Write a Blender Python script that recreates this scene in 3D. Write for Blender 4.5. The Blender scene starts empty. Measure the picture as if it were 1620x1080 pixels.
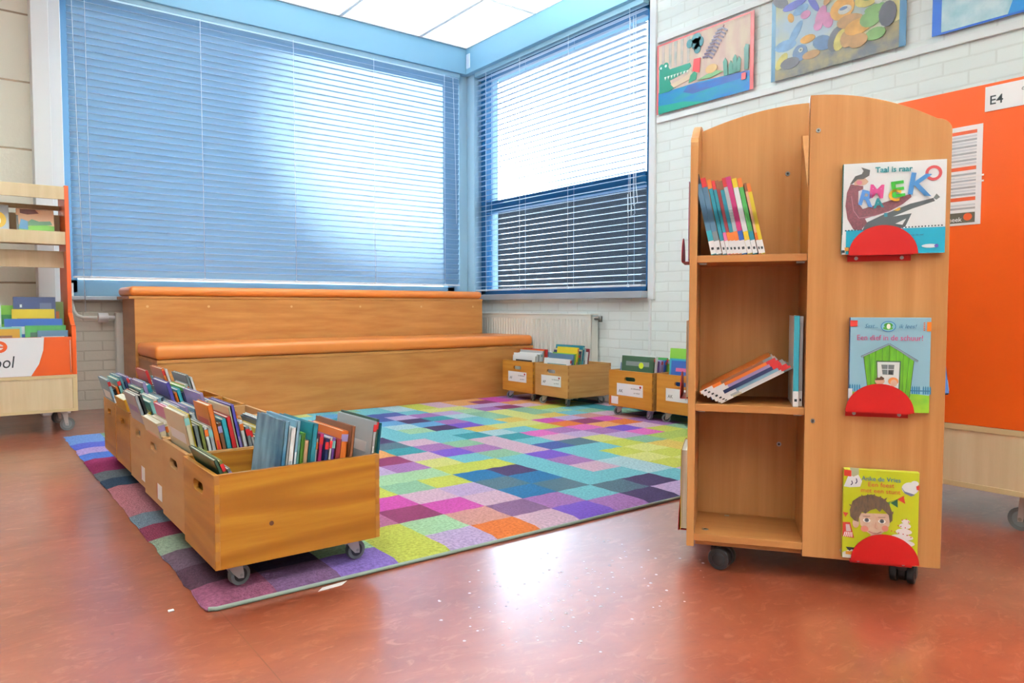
import bpy, bmesh, math, random
from mathutils import Vector, Matrix
random.seed(7)
C = bpy.context.scene.collection
sc = bpy.context.scene
R_ = math.radians

# ------------------------------------------------------------------ camera
cam_d = bpy.data.cameras.new('camera'); cam = bpy.data.objects.new('camera', cam_d); C.objects.link(cam)
F_PX = 1151.0
cam_d.sensor_width = 36.0; cam_d.lens = F_PX * 36.0 / 1620.0; cam_d.clip_start = .02
yaw, pit = R_(37.3), R_(2.69)
fwd = Vector((math.sin(yaw) * math.cos(pit), math.cos(yaw) * math.cos(pit), -math.sin(pit)))
rgt = Vector((math.cos(yaw), -math.sin(yaw), 0)); upv = rgt.cross(fwd)
m = Matrix.Identity(4)
for i in range(3):
    m[i][0] = rgt[i]; m[i][1] = upv[i]; m[i][2] = -fwd[i]
m[2][3] = .65
cam.matrix_world = m
sc.camera = cam

# ------------------------------------------------------------------ view, sky, lamps
sc.view_settings.view_transform = 'Standard'
sc.view_settings.look = 'None'
sc.view_settings.gamma = 1.0
sc.view_settings.use_curve_mapping = False
sc.view_settings.exposure = 0.24
SKY, GLOW, FILL_LAMP = 4.2, 46.0, 8.8

wd = bpy.data.worlds.new('sky'); sc.world = wd; wd.use_nodes = True
nt = wd.node_tree; bg = nt.nodes['Background']
tc = nt.nodes.new('ShaderNodeTexCoord')
sd = (fwd + rgt * ((655 - 810) / F_PX) + upv * ((540 - 200) / F_PX)).normalized()
dp = nt.nodes.new('ShaderNodeVectorMath'); dp.operation = 'DOT_PRODUCT'; dp.inputs[1].default_value = sd
nt.links.new(tc.outputs['Generated'], dp.inputs[0])
mr = nt.nodes.new('ShaderNodeMapRange'); mr.inputs[1].default_value = .976; mr.inputs[2].default_value = 1.0
mr.interpolation_type = 'SMOOTHSTEP'
mr.inputs[3].default_value = SKY; mr.inputs[4].default_value = SKY + GLOW
nt.links.new(dp.outputs['Value'], mr.inputs[0]); nt.links.new(mr.outputs[0], bg.inputs['Strength'])
bg.inputs['Color'].default_value = (.72, .87, 1.0, 1)

sun_d = bpy.data.lights.new('sun', 'SUN'); sun_d.energy = 9; sun_d.angle = R_(1); sun_d.color = (1, .97, .92)
sun = bpy.data.objects.new('sun', sun_d); C.objects.link(sun)      # high, from behind the building: lights the paving outside
sun.rotation_euler = Vector((-.45, -.35, .95)).to_track_quat('Z', 'Y').to_euler()

# ------------------------------------------------------------------ helpers
def lin(c):
    return tuple((x / 255.0 / 12.92) if x / 255.0 <= .04045 else ((x / 255.0 + .055) / 1.055) ** 2.4 for x in c) + (1,)

lin0 = lin
MATS = {}
def mat(name, col, rough=.5, metal=0, spec=.5, emit=0, coat=0, noise=None, bump=None):
    """noise=(colour2, scale, (sx,sy,sz)); bump=(scale, strength, (sx,sy,sz))"""
    if name in MATS: return MATS[name]
    k = 1 if (emit or min(col) > 200) else (.70 if name.startswith('rug') else .74)
    lin = lambda c, f=lin0: tuple(q * k for q in f(c)[:3]) + (1,)
    mt = bpy.data.materials.new(name); mt.use_nodes = True
    n = mt.node_tree.nodes; l = mt.node_tree.links; p = n['Principled BSDF']
    p.inputs['Base Color'].default_value = lin(col); p.inputs['Roughness'].default_value = rough
    p.inputs['Metallic'].default_value = metal; p.inputs['Specular IOR Level'].default_value = spec
    p.inputs['Coat Weight'].default_value = coat
    if emit:
        p.inputs['Emission Color'].default_value = lin(col); p.inputs['Emission Strength'].default_value = emit
    if noise or bump:
        t = n.new('ShaderNodeTexCoord')
    if noise:
        mp = n.new('ShaderNodeMapping'); l.new(t.outputs['Object'], mp.inputs[0]); mp.inputs['Scale'].default_value = noise[2]
        nz = n.new('ShaderNodeTexNoise'); nz.inputs['Scale'].default_value = noise[1]; nz.inputs['Detail'].default_value = 6
        l.new(mp.outputs[0], nz.inputs[0])
        cr = n.new('ShaderNodeValToRGB'); cr.color_ramp.elements[0].position = .36; cr.color_ramp.elements[1].position = .64
        cr.color_ramp.elements[0].color = lin(noise[0]); cr.color_ramp.elements[1].color = lin(col)
        l.new(nz.outputs[0], cr.inputs[0]); l.new(cr.outputs[0], p.inputs['Base Color'])
    if bump:
        mp2 = n.new('ShaderNodeMapping'); l.new(t.outputs['Object'], mp2.inputs[0]); mp2.inputs['Scale'].default_value = bump[2]
        n2 = n.new('ShaderNodeTexNoise'); n2.inputs['Scale'].default_value = bump[0]; n2.inputs['Detail'].default_value = 5
        l.new(mp2.outputs[0], n2.inputs[0])
        b = n.new('ShaderNodeBump'); b.inputs['Strength'].default_value = bump[1]; b.inputs['Distance'].default_value = .004
        l.new(n2.outputs[0], b.inputs['Height']); l.new(b.outputs[0], p.inputs['Normal'])
    MATS[name] = mt
    return mt

def wood(name, c1, c2, sc3, rings=0., rough=.45, c3=None):
    """stretched grain along the axis whose scale is small, optional cathedral rings"""
    if name in MATS: return MATS[name]
    k = .84 if 'maple' in name else .68
    lin = lambda c, f=lin0: tuple(q * k for q in f(c)[:3]) + (1,)
    mt = bpy.data.materials.new(name); mt.use_nodes = True
    n = mt.node_tree.nodes; l = mt.node_tree.links; p = n['Principled BSDF']
    t = n.new('ShaderNodeTexCoord'); oi = n.new('ShaderNodeObjectInfo')
    ad = n.new('ShaderNodeVectorMath'); ad.operation = 'ADD'
    ml = n.new('ShaderNodeMath'); ml.operation = 'MULTIPLY'; ml.inputs[1].default_value = 7.3
    l.new(oi.outputs['Random'], ml.inputs[0]); l.new(t.outputs['Object'], ad.inputs[0]); l.new(ml.outputs[0], ad.inputs[1])
    mp = n.new('ShaderNodeMapping'); mp.inputs['Scale'].default_value = sc3; l.new(ad.outputs[0], mp.inputs[0])
    nz = n.new('ShaderNodeTexNoise'); nz.inputs['Scale'].default_value = 1.0; nz.inputs['Detail'].default_value = 8
    nz.inputs['Roughness'].default_value = .6; l.new(mp.outputs[0], nz.inputs[0])
    cr = n.new('ShaderNodeValToRGB'); cr.color_ramp.elements[0].position = .33; cr.color_ramp.elements[1].position = .67
    cr.color_ramp.elements[0].color = lin(c2); cr.color_ramp.elements[1].color = lin(c1)
    l.new(nz.outputs[0], cr.inputs[0]); out = cr.outputs[0]
    if rings:
        mp2 = n.new('ShaderNodeMapping'); mp2.inputs['Scale'].default_value = tuple(s * .17 for s in sc3); l.new(ad.outputs[0], mp2.inputs[0])
        n2 = n.new('ShaderNodeTexNoise'); n2.inputs['Scale'].default_value = 1; n2.inputs['Detail'].default_value = 1.0
        l.new(mp2.outputs[0], n2.inputs[0])
        mm = n.new('ShaderNodeMath'); mm.operation = 'MULTIPLY'; mm.inputs[1].default_value = 60; l.new(n2.outputs[0], mm.inputs[0])
        sn = n.new('ShaderNodeMath'); sn.operation = 'SINE'; l.new(mm.outputs[0], sn.inputs[0])
        pw = n.new('ShaderNodeMapRange'); pw.inputs[1].default_value = -.1; pw.inputs[2].default_value = 1; pw.inputs[3].default_value = 0; pw.inputs[4].default_value = rings
        l.new(sn.outputs[0], pw.inputs[0])
        mx = n.new('ShaderNodeMix'); mx.data_type = 'RGBA'; l.new(pw.outputs[0], mx.inputs[0]); l.new(out, mx.inputs[6])
        mx.inputs[7].default_value = lin(c3 or c2); out = mx.outputs[2]
    l.new(out, p.inputs['Base Color']); p.inputs['Roughness'].default_value = rough; p.inputs['Specular IOR Level'].default_value = .28
    b = n.new('ShaderNodeBump'); b.inputs['Strength'].default_value = .08; b.inputs['Distance'].default_value = .002
    l.new(nz.outputs[0], b.inputs['Height']); l.new(b.outputs[0], p.inputs['Normal'])
    MATS[name] = mt
    return mt

class MB:
    def __init__(s): s.v = []; s.f = []; s.m = []; s.sm = []
    def add(s, vs, fs, mi=0, smooth=False, M=None):
        k = len(s.v)
        for p in vs: s.v.append(tuple(M @ Vector(p)) if M else tuple(p))
        for f in fs: s.f.append(tuple(i + k for i in f)); s.m.append(mi); s.sm.append(smooth)
        return s
    def box(s, x0, x1, y0, y1, z0, z1, mi=0, M=None):
        vs = [(x, y, z) for z in (z0, z1) for y in (y0, y1) for x in (x0, x1)]
        return s.add(vs, [(0, 2, 3, 1), (4, 5, 7, 6), (0, 1, 5, 4), (2, 6, 7, 3), (0, 4, 6, 2), (1, 3, 7, 5)], mi, False, M)
    def cyl(s, p0, p1, r, seg=16, mi=0, r2=None, smooth=True):
        p0, p1 = Vector(p0), Vector(p1); d = (p1 - p0).normalized()
        a = d.orthogonal().normalized(); b = d.cross(a); r2 = r if r2 is None else r2
        ring = [(math.cos(2 * math.pi * i / seg), math.sin(2 * math.pi * i / seg)) for i in range(seg)]
        vs = [p0 + (a * c + b * q) * r for c, q in ring] + [p1 + (a * c + b * q) * r2 for c, q in ring]
        s.add(vs, [(i, (i + 1) % seg, seg + (i + 1) % seg, seg + i) for i in range(seg)], mi, smooth)
        k = len(s.v) - 2 * seg
        s.f.append(tuple(k + i for i in reversed(range(seg)))); s.m.append(mi); s.sm.append(False)
        s.f.append(tuple(k + seg + i for i in range(seg))); s.m.append(mi); s.sm.append(False)
        return s
    def tube(s, pts, r, seg=8, mi=0):
        pts = [Vector(p) for p in pts]; rings = []
        up = None
        for i, p in enumerate(pts):
            d = (pts[min(i + 1, len(pts) - 1)] - pts[max(i - 1, 0)]).normalized()
            a = d.orthogonal().normalized() if up is None else (up - d * up.dot(d)).normalized()
            up = a; b = d.cross(a)
            rings.append([p + (a * math.cos(2 * math.pi * k / seg) + b * math.sin(2 * math.pi * k / seg)) * r for k in range(seg)])
        vs = [q for rr in rings for q in rr]; fs = []
        for i in range(len(pts) - 1):
            for k in range(seg): fs.append((i * seg + k, i * seg + (k + 1) % seg, (i + 1) * seg + (k + 1) % seg, (i + 1) * seg + k))
        fs.append(tuple(reversed(range(seg)))); fs.append(tuple((len(pts) - 1) * seg + k for k in range(seg)))
        return s.add(vs, fs, mi, True)
    def plate(s, outer, holes, fn, t0, t1, mi=0):
        """2-D outline with holes, given thickness; fn(a, b, t) -> xyz"""
        bm = bmesh.new(); loops = []
        for lp in [outer] + list(holes):
            vs = [bm.verts.new((a, b, 0)) for a, b in lp]; loops.append(len(vs))
            for i in range(len(vs)): bm.edges.new((vs[i], vs[(i + 1) % len(vs)]))
        bmesh.ops.triangle_fill(bm, use_beauty=True, use_dissolve=False, edges=bm.edges[:], normal=(0, 0, 1))
        bm.verts.index_update(); bm.faces.ensure_lookup_table(); bm.verts.ensure_lookup_table()
        co = [(v.co.x, v.co.y) for v in bm.verts]; n = len(co)
        tris = [tuple(v.index for v in f.verts) for f in bm.faces]; bm.free()
        vs = [fn(a, b, t1) for a, b in co] + [fn(a, b, t0) for a, b in co]
        fs = tris + [tuple(i + n for i in reversed(t)) for t in tris]; k = 0
        for L in loops:
            fs += [(k + i, k + (i + 1) % L, n + k + (i + 1) % L, n + k + i) for i in range(L)]; k += L
        return s.add(vs, fs, mi)
    def build(s, name, mats, parent=None, bevel=0, seg=2, fix=True):
        me = bpy.data.meshes.new(name); me.from_pydata(s.v, [], s.f); me.update()
        for q in (mats if isinstance(mats, (list, tuple)) else [mats]): me.materials.append(q)
        me.polygons.foreach_set('material_index', s.m); me.polygons.foreach_set('use_smooth', s.sm)
        if fix:
            bm = bmesh.new(); bm.from_mesh(me); bmesh.ops.recalc_face_normals(bm, faces=bm.faces[:]); bm.to_mesh(me); bm.free()
        o = bpy.data.objects.new(name, me); C.objects.link(o)
        if parent: o.parent = parent
        if bevel:
            b = o.modifiers.new('bevel', 'BEVEL'); b.width = bevel; b.segments = seg; b.limit_method = 'ANGLE'; b.angle_limit = R_(50)
        return o

def tag(o, label, cat, group=None):
    o['label'] = label; o['category'] = cat
    if group: o['group'] = group
    return o
def thing(name, label, cat, loc=(0, 0, 0), rz=0, group=None):
    o = bpy.data.objects.new(name, None); C.objects.link(o); o.location = loc; o.rotation_euler = (0, 0, rz)
    o.empty_display_size = .1
    return tag(o, label, cat, group)
def struct(o): o['kind'] = 'structure'; return o
def copy_tree(o, parent=None):
    c = o.copy(); C.objects.link(c)
    if parent: c.parent = parent
    for ch in list(o.children): copy_tree(ch, c)
    return c
def text(name, body, size, mt, M, parent, align='CENTER', ex=.0002, sx=1., shear=0., bold=0.):
    cu = bpy.data.curves.new('t', 'FONT'); cu.body = body; cu.size = size; cu.align_x = align; cu.align_y = 'CENTER'; cu.extrude = ex
    cu.shear = shear; cu.offset = bold; cu.resolution_u = 3
    o = bpy.data.objects.new('t', cu); me = bpy.data.meshes.new_from_object(o)
    me.transform(M @ Matrix.Diagonal((sx, 1, 1, 1))); me.materials.clear(); me.materials.append(mt); me.name = name
    r = bpy.data.objects.new(name, me); C.objects.link(r); r.parent = parent
    bpy.data.objects.remove(o); bpy.data.curves.remove(cu)
    return r
ORD = 'first second third fourth fifth sixth seventh eighth ninth tenth eleventh twelfth thirteenth fourteenth fifteenth sixteenth seventeenth eighteenth nineteenth twentieth'.split()
ORD += ['twenty-' + q for q in ORD[:9]] + ['thirtieth'] + ['thirty-' + q for q in ORD[:9]]
def circ(cx, cy, rx, ry=None, a0=0, a1=360, n=20):
    ry = rx if ry is None else ry
    full = abs(a1 - a0) >= 360
    return [(cx + rx * math.cos(R_(a0 + (a1 - a0) * i / (n if full else n - 1))), cy + ry * math.sin(R_(a0 + (a1 - a0) * i / (n if full else n - 1)))) for i in range(n)]

# ------------------------------------------------------------------ materials
def brick_mat(name, col, mortar, axis, bw=.21, rh=.0625, strength=.35, mort=.006):
    mt = bpy.data.materials.new(name); mt.use_nodes = True
    n = mt.node_tree.nodes; l = mt.node_tree.links; p = n['Principled BSDF']
    t = n.new('ShaderNodeTexCoord'); sp = n.new('ShaderNodeSeparateXYZ'); cb = n.new('ShaderNodeCombineXYZ')
    l.new(t.outputs['Object'], sp.inputs[0]); l.new(sp.outputs[axis], cb.inputs[0]); l.new(sp.outputs[2], cb.inputs[1])
    br = n.new('ShaderNodeTexBrick'); br.inputs['Scale'].default_value = 1; br.inputs['Brick Width'].default_value = bw
    br.inputs['Row Height'].default_value = rh; br.inputs['Mortar Size'].default_value = mort; br.inputs['Mortar Smooth'].default_value = .6
    br.inputs['Color1'].default_value = lin(col); br.inputs['Color2'].default_value = lin(tuple(q - 5 for q in col)); br.inputs['Mortar'].default_value = lin(mortar)
    nz0 = n.new('ShaderNodeTexNoise'); nz0.inputs['Scale'].default_value = 9; l.new(t.outputs['Object'], nz0.inputs[0])
    va = n.new('ShaderNodeVectorMath'); va.operation = 'MULTIPLY_ADD'; va.inputs[1].default_value = (.006,) * 3
    l.new(nz0.outputs['Color'], va.inputs[0]); l.new(cb.outputs[0], va.inputs[2]); l.new(va.outputs[0], br.inputs[0])
    l.new(br.outputs[0], p.inputs['Base Color'])
    nz = n.new('ShaderNodeTexNoise'); nz.inputs['Scale'].default_value = 60; nz.inputs['Detail'].default_value = 4; l.new(t.outputs['Object'], nz.inputs[0])
    iv = n.new('ShaderNodeMath'); iv.operation = 'MULTIPLY_ADD'; iv.inputs[1].default_value = -1.0; l.new(br.outputs['Fac'], iv.inputs[0])
    ml = n.new('ShaderNodeMath'); ml.operation = 'MULTIPLY'; ml.inputs[1].default_value = .35; l.new(nz.outputs[0], ml.inputs[0]); l.new(ml.outputs[0], iv.inputs[2])
    b = n.new('ShaderNodeBump'); b.inputs['Strength'].default_value = strength; b.inputs['Distance'].default_value = .006
    l.new(iv.outputs[0], b.inputs['Height']); l.new(b.outputs[0], p.inputs['Normal']); p.inputs['Roughness'].default_value = .55
    return mt

M_wallR = brick_mat('white_painted_brick', (240, 244, 243), (226, 229, 227), 1, strength=.17)
M_wallB = brick_mat('white_painted_brick_back', (224, 216, 204), (206, 197, 184), 0)
M_block = brick_mat('cream_block', (246, 240, 226), (160, 138, 114), 0, 1.4, .40, .4, .008)
M_plain = mat('plain_wall', (225, 220, 212), .8)
M_white = mat('white_paint', (236, 236, 238), .45)
M_blue = mat('pale_blue_beam', (146, 200, 230), .5)  # one even pale blue for both beams
M_bluefr = mat('window_frame_blue', (28, 120, 176), .4)
M_dkframe = mat('window_frame_dark', (28, 48, 72), .4)
M_slat = None
M_metal = mat('zinc', (206, 200, 198), .4, .3)
M_chrome = mat('steel_screw', (180, 180, 178), .3, .9)
M_tyre = mat('grey_tyre', (108, 112, 114), .5)
M_hub = mat('wheel_hub', (128, 138, 142), .4)
M_dkhub = mat('wheel_hub_dark', (34, 32, 34), .4)
M_black = mat('black_plastic', (26, 26, 30), .35)
M_beech = wood('beech_veneer_upright', (214, 148, 88), (196, 128, 70), (34, 34, 1.6), .18, .42, (188, 120, 64))
M_beechf = wood('beech_veneer_flat', (206, 138, 78), (188, 118, 62), (3, 34, 34), .15, .42, (180, 112, 58))
M_beechedge = mat('beech_edge', (206, 134, 66), .4)
M_maple = wood('maple_veneer', (232, 208, 172), (218, 190, 150), (20, 20, 1.5), .12, .45, (210, 180, 140))
M_maplee = mat('maple_edge', (226, 198, 150), .45)
M_okoume = wood('bench_plywood', (212, 146, 80), (188, 120, 58), (3.0, 12, 22), .3, .42, (170, 104, 46))
M_okoume_d = wood('bench_plywood_end', (190, 132, 86), (168, 110, 68), (12, 3, 22), .3, .42, (160, 100, 60))
M_pine = wood('amber_pine', (202, 136, 42), (170, 102, 26), (2.2, 30, 30), .8, .38, (150, 84, 18))
M_pine_end = wood('amber_pine_end', (206, 140, 54), (180, 112, 38), (30, 2.2, 30), .6, .38, (160, 92, 30))
M_ply = wood('birch_box', (216, 162, 106), (204, 148, 94), (20, 3, 20), .0, .5)
M_crate = wood('light_pine', (216, 160, 96), (198, 138, 74), (3, 3, 30), .4, .42, (182, 120, 60))
M_crate_o = wood('orange_pine', (218, 150, 60), (200, 128, 44), (3, 3, 30), .3, .42, (186, 112, 36))
M_grain = mat('end_grain', (170, 108, 42), .6)
M_knot = mat('pine_knot', (92, 44, 20), .5)
M_orange = mat('orange_vinyl', (240, 138, 60), .36, bump=(90, .05, (1, 1, 1)))
M_orangep = mat('orange_laminate', (230, 86, 10), .4)
M_redh = mat('red_metal', (186, 12, 8), .5, spec=.25)
M_paper = mat('paper', (240, 238, 240), .6)
M_page = mat('page_edges', (232, 226, 210), .8, noise=((196, 188, 170), 1.0, (420, 6, 6)))
M_ink = mat('ink', (36, 38, 46), .6)
M_greyink = mat('grey_ink', (120, 122, 130), .6)
M_rad = mat('radiator_enamel', (226, 224, 216), .4)

def cm(rgb, rough=.38):
    return mat('coloured_card_%d_%d_%d' % tuple(rgb), rgb, rough)
COLS = {'dark green': (46, 84, 62), 'green': (70, 150, 70), 'lime green': (140, 200, 70), 'teal': (30, 130, 150), 'turquoise': (60, 175, 195),
        'light blue': (150, 195, 220), 'blue': (40, 90, 170), 'navy blue': (34, 48, 96), 'violet': (90, 80, 180), 'purple': (110, 60, 140),
        'pink': (225, 110, 160), 'magenta': (190, 40, 110), 'red': (200, 36, 40), 'dark red': (130, 30, 40), 'orange': (235, 120, 40),
        'peach': (235, 180, 140), 'yellow': (238, 205, 50), 'mustard': (205, 150, 30), 'cream': (238, 226, 190), 'white': (236, 238, 240),
        'pale grey': (200, 206, 212), 'grey': (130, 138, 142), 'black': (30, 30, 36), 'brown': (130, 76, 46), 'aqua': (150, 215, 210), 'lilac': (180, 160, 215),
        'slate blue': (86, 120, 150), 'olive': (120, 130, 60)}
names = list(COLS)

# ------------------------------------------------------------------ floor, ceiling, walls
def floor_mat():
    mt = bpy.data.materials.new('marbled_linoleum'); mt.use_nodes = True
    n = mt.node_tree.nodes; l = mt.node_tree.links; p = n['Principled BSDF']
    t = n.new('ShaderNodeTexCoord')
    def noise(scale, detail, dist, sc3=(1, 1, 1)):
        mp = n.new('ShaderNodeMapping'); mp.inputs['Scale'].default_value = sc3; l.new(t.outputs['Object'], mp.inputs[0])
        z = n.new('ShaderNodeTexNoise'); z.inputs['Scale'].default_value = scale; z.inputs['Detail'].default_value = detail
        z.inputs['Distortion'].default_value = dist; z.inputs['Roughness'].default_value = .65; l.new(mp.outputs[0], z.inputs[0]); return z
    a = noise(3.2, 8, 1.5, (1, 1.6, 1)); cr = n.new('ShaderNodeValToRGB'); e = cr.color_ramp.elements
    e[0].position = .3; e[0].color = lin((124, 50, 28)); e[1].position = .7; e[1].color = lin((156, 76, 50))
    l.new(a.outputs[0], cr.inputs[0])
    b = noise(17, 9, 1.2, (1, 1.8, 1)); c2 = n.new('ShaderNodeValToRGB'); e = c2.color_ramp.elements
    e[0].position = .54; e[0].color = (0, 0, 0, 1); e[1].position = .80; e[1].color = (1, 1, 1, 1); l.new(b.outputs[0], c2.inputs[0])
    mx = n.new('ShaderNodeMix'); mx.data_type = 'RGBA'; l.new(c2.outputs[0], mx.inputs[0]); l.new(cr.outputs[0], mx.inputs[6]); mx.inputs[7].default_value = lin((178, 106, 82))
    d = noise(30, 7, .8); c3 = n.new('ShaderNodeValToRGB'); e = c3.color_ramp.elements
    e[0].position = .60; e[0].color = (0, 0, 0, 1); e[1].position = .76; e[1].color = (1, 1, 1, 1); l.new(d.outputs[0], c3.inputs[0])
    m2 = n.new('ShaderNodeMix'); m2.data_type = 'RGBA'; l.new(c3.outputs[0], m2.inputs[0]); l.new(mx.outputs[2], m2.inputs[6]); m2.inputs[7].default_value = lin((120, 52, 34))
    # welded seam at x = .43
    sp = n.new('ShaderNodeSeparateXYZ'); l.new(t.outputs['Object'], sp.inputs[0])
    s1 = n.new('ShaderNodeMath'); s1.operation = 'SUBTRACT'; s1.inputs[1].default_value = .43; l.new(sp.outputs[0], s1.inputs[0])
    s2 = n.new('ShaderNodeMath'); s2.operation = 'ABSOLUTE'; l.new(s1.outputs[0], s2.inputs[0])
    s3 = n.new('ShaderNodeMath'); s3.operation = 'LESS_THAN'; s3.inputs[1].default_value = .0012; l.new(s2.outputs[0], s3.inputs[0])
    m3 = n.new('ShaderNodeMix'); m3.data_type = 'RGBA'; l.new(s3.outputs[0], m3.inputs[0]); l.new(m2.outputs[2], m3.inputs[6]); m3.inputs[7].default_value = lin((120, 56, 30))
    l.new(m3.outputs[2], p.inputs['Base Color'])
    r = noise(5, 6, 1.0); mr = n.new('ShaderNodeMapRange'); mr.inputs[3].default_value = .26; mr.inputs[4].default_value = .42
    l.new(r.outputs[0], mr.inputs[0]); l.new(mr.outputs[0], p.inputs['Roughness'])
    bn = noise(9, 3, .5); bp = n.new('ShaderNodeBump'); bp.inputs['Strength'].default_value = .12; bp.inputs['Distance'].default_value = .003
    l.new(bn.outputs[0], bp.inputs['Height']); l.new(bp.outputs[0], p.inputs['Normal'])
    p.inputs['Specular IOR Level'].default_value = .75; p.inputs['Coat Weight'].default_value = 1.0; p.inputs['Coat Roughness'].default_value = .22
    return mt
XW, YW, ZC = 3.55, 5.29, 2.81
X0, Y0 = -3.2, -3.0
struct(MB().box(X0, XW + .3, Y0, YW + .3, -.1, 0).build('floor', floor_mat()))
def ceil_mat():
    mt = bpy.data.materials.new('ceiling_tiles'); mt.use_nodes = True
    n = mt.node_tree.nodes; l = mt.node_tree.links; p = n['Principled BSDF']; p.inputs['Roughness'].default_value = .85
    t = n.new('ShaderNodeTexCoord'); mp = n.new('ShaderNodeMapping'); l.new(t.outputs['Object'], mp.inputs[0]); mp.inputs['Location'].default_value = (-2.32 + .68 * 8, -4.27 + 1.2 * 8, 0)
    br = n.new('ShaderNodeTexBrick'); br.offset = 0; br.inputs['Scale'].default_value = 1; br.inputs['Brick Width'].default_value = .68; br.inputs['Row Height'].default_value = 1.2
    br.inputs['Mortar Size'].default_value = .004; br.inputs['Color1'].default_value = br.inputs['Color2'].default_value = lin((243, 244, 246)); br.inputs['Mortar'].default_value = lin((196, 198, 204))
    l.new(mp.outputs[0], br.inputs[0]); l.new(br.outputs[0], p.inputs['Base Color']); return mt
struct(MB().box(X0, XW + .3, Y0, YW + .3, ZC, ZC + .1).build('ceiling', ceil_mat()))
# window wall (y = YW): parapet, lintel, left piece
WX0, WX1, WZ0, WZ1 = .56, 3.42, .74, 2.60
w = MB(); w.box(WX0 - .02, XW + .2, YW, YW + .25, 0, WZ0 - .02)
struct(w.build('wall_back', M_wallB))
struct(MB().box(X0, WX0 - .02, YW, YW + .25, 0, ZC).build('wall_left_of_window', M_block)); bpy.data.objects['wall_left_of_window'].name = 'wall_back_left'
struct(MB().box(WX0 - .02, XW, YW - .12, YW + .25, WZ1, ZC).build('trim_1', M_blue, bevel=.003))
# right wall: below, beside, above the window
RY0, RY1 = 3.20, 5.12
w = MB(); w.box(XW, XW + .25, Y0, RY0, 0, ZC); w.box(XW, XW + .25, RY0, YW + .25, 0, WZ0 - .02)
struct(w.build('wall_right', M_wallR))
struct(MB().box(XW - .10, XW + .25, RY0 - .02, YW - .12, WZ1, ZC).build('trim_2', M_blue, bevel=.003))
struct(MB().box(X0 - .1, X0, Y0, YW + .3, 0, ZC).build('wall_left', M_plain))
struct(MB().box(X0, XW + .3, Y0 - .1, Y0, 0, ZC).build('wall_front', M_plain))
# corner post, left post, trims
struct(MB().box(3.42, 3.60, YW - .06, YW + .2, WZ0 - .02, WZ1).box(XW - .05, XW + .2, RY1, YW - .06, WZ0 - .02, WZ1).build('trim_3', mat('post_paint', (176, 212, 234), .5), bevel=.004))
struct(MB().box(.385, .475, YW - .16, YW, 0, ZC).box(.475, WX0 - .02, YW - .10, YW, 0, ZC).build('trim_4', M_white, bevel=.004))
struct(MB().box(XW - .018, XW, RY0 - .05, RY0, WZ0 - .04, ZC).box(XW - .016, XW, RY0 - .022, RY0 - .008, 0, WZ0 - .04).build('trim_5', M_white, bevel=.002))
# sills
struct(MB().box(WX0 - .02, 3.42, YW - .09, YW + .04, WZ0 - .045, WZ0 - .02).build('trim_6', mat('sill_grey', (190, 196, 208), .4), bevel=.003))
struct(MB().box(XW - .07, XW + .04, RY0, RY1 + .02, WZ0 - .03, WZ0 + .015).build('trim_7', mat('sill_grey2', (176, 180, 188), .4), bevel=.003))
# poster rails
struct(MB().box(XW - .016, XW, -1, RY0 - .06, 1.805, 1.84).build('trim_8', M_white, bevel=.002))
struct(MB().box(XW - .016, XW, -1, RY0 - .06, 2.30, 2.335).build('trim_9', M_white, bevel=.002))

# glass
gm = bpy.data.materials.new('clear_glass'); gm.use_nodes = True
n = gm.node_tree.nodes; l = gm.node_tree.links; n.remove(n['Principled BSDF'])
g1 = n.new('ShaderNodeBsdfTransparent'); g1.inputs[0].default_value = (.93, .97, 1, 1); g2 = n.new('ShaderNodeBsdfGlossy'); g2.inputs['Roughness'].default_value = .03
lw = n.new('ShaderNodeLayerWeight'); fr = n.new('ShaderNodeMath'); fr.operation = 'POWER'; fr.inputs[1].default_value = 5; l.new(lw.outputs['Facing'], fr.inputs[0])
fa = n.new('ShaderNodeMath'); fa.operation = 'MULTIPLY_ADD'; fa.inputs[1].default_value = .6; fa.inputs[2].default_value = .04; l.new(fr.outputs[0], fa.inputs[0])
mx = n.new('ShaderNodeMixShader'); l.new(fa.outputs[0], mx.inputs[0]); l.new(g1.outputs[0], mx.inputs[1]); l.new(g2.outputs[0], mx.inputs[2])
l.new(mx.outputs[0], n['Material Output'].inputs[0])
# window_1: three panes in blue frames; window_2: transom at 1.48
w1 = MB(); yy0, yy1 = YW + .02, YW + .09
w1.box(WX0 - .02, WX0 + .05, yy0, yy1, WZ0, WZ1); w1.box(3.35, 3.42, yy0, yy1, WZ0, WZ1)
w1.box(WX0, 3.42, yy0, yy1, WZ0 - .02, WZ0 + .085); w1.box(WX0, 3.42, yy0, yy1, WZ1 - .05, WZ1)
win1 = struct(w1.build('window_1', mat('window_frame_pale', (160, 206, 232), .4), bevel=.004))
MB().box(WX0 + .05, 3.35, YW + .05, YW + .056, WZ0 + .05, WZ1 - .05).build('pane', gm, win1)
w2 = MB(); xx0, xx1 = XW + .02, XW + .09
w2.box(xx0, xx1, RY0 - .02, RY0 + .05, WZ0, WZ1); w2.box(xx0, xx1, RY1 - .07, RY1, WZ0, WZ1)
w2.box(xx0, xx1, RY0, RY1, WZ0 - .02, WZ0 + .05); w2.box(xx0, xx1, RY0, RY1, WZ1 - .05, WZ1)
w2.box(xx0 - .01, xx1, RY0 + .05, RY1 - .07, 1.44, 1.53)
win2 = struct(w2.build('window_2', M_bluefr, bevel=.004))
MB().box(XW + .05, XW + .056, RY0 + .05, RY1 - .07, 1.53, WZ1 - .05).build('pane', gm, win2)
MB().box(XW + .05, XW + .056, RY0 + .05, RY1 - .07, WZ0 + .05, 1.44).build('pane', gm, win2)

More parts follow.
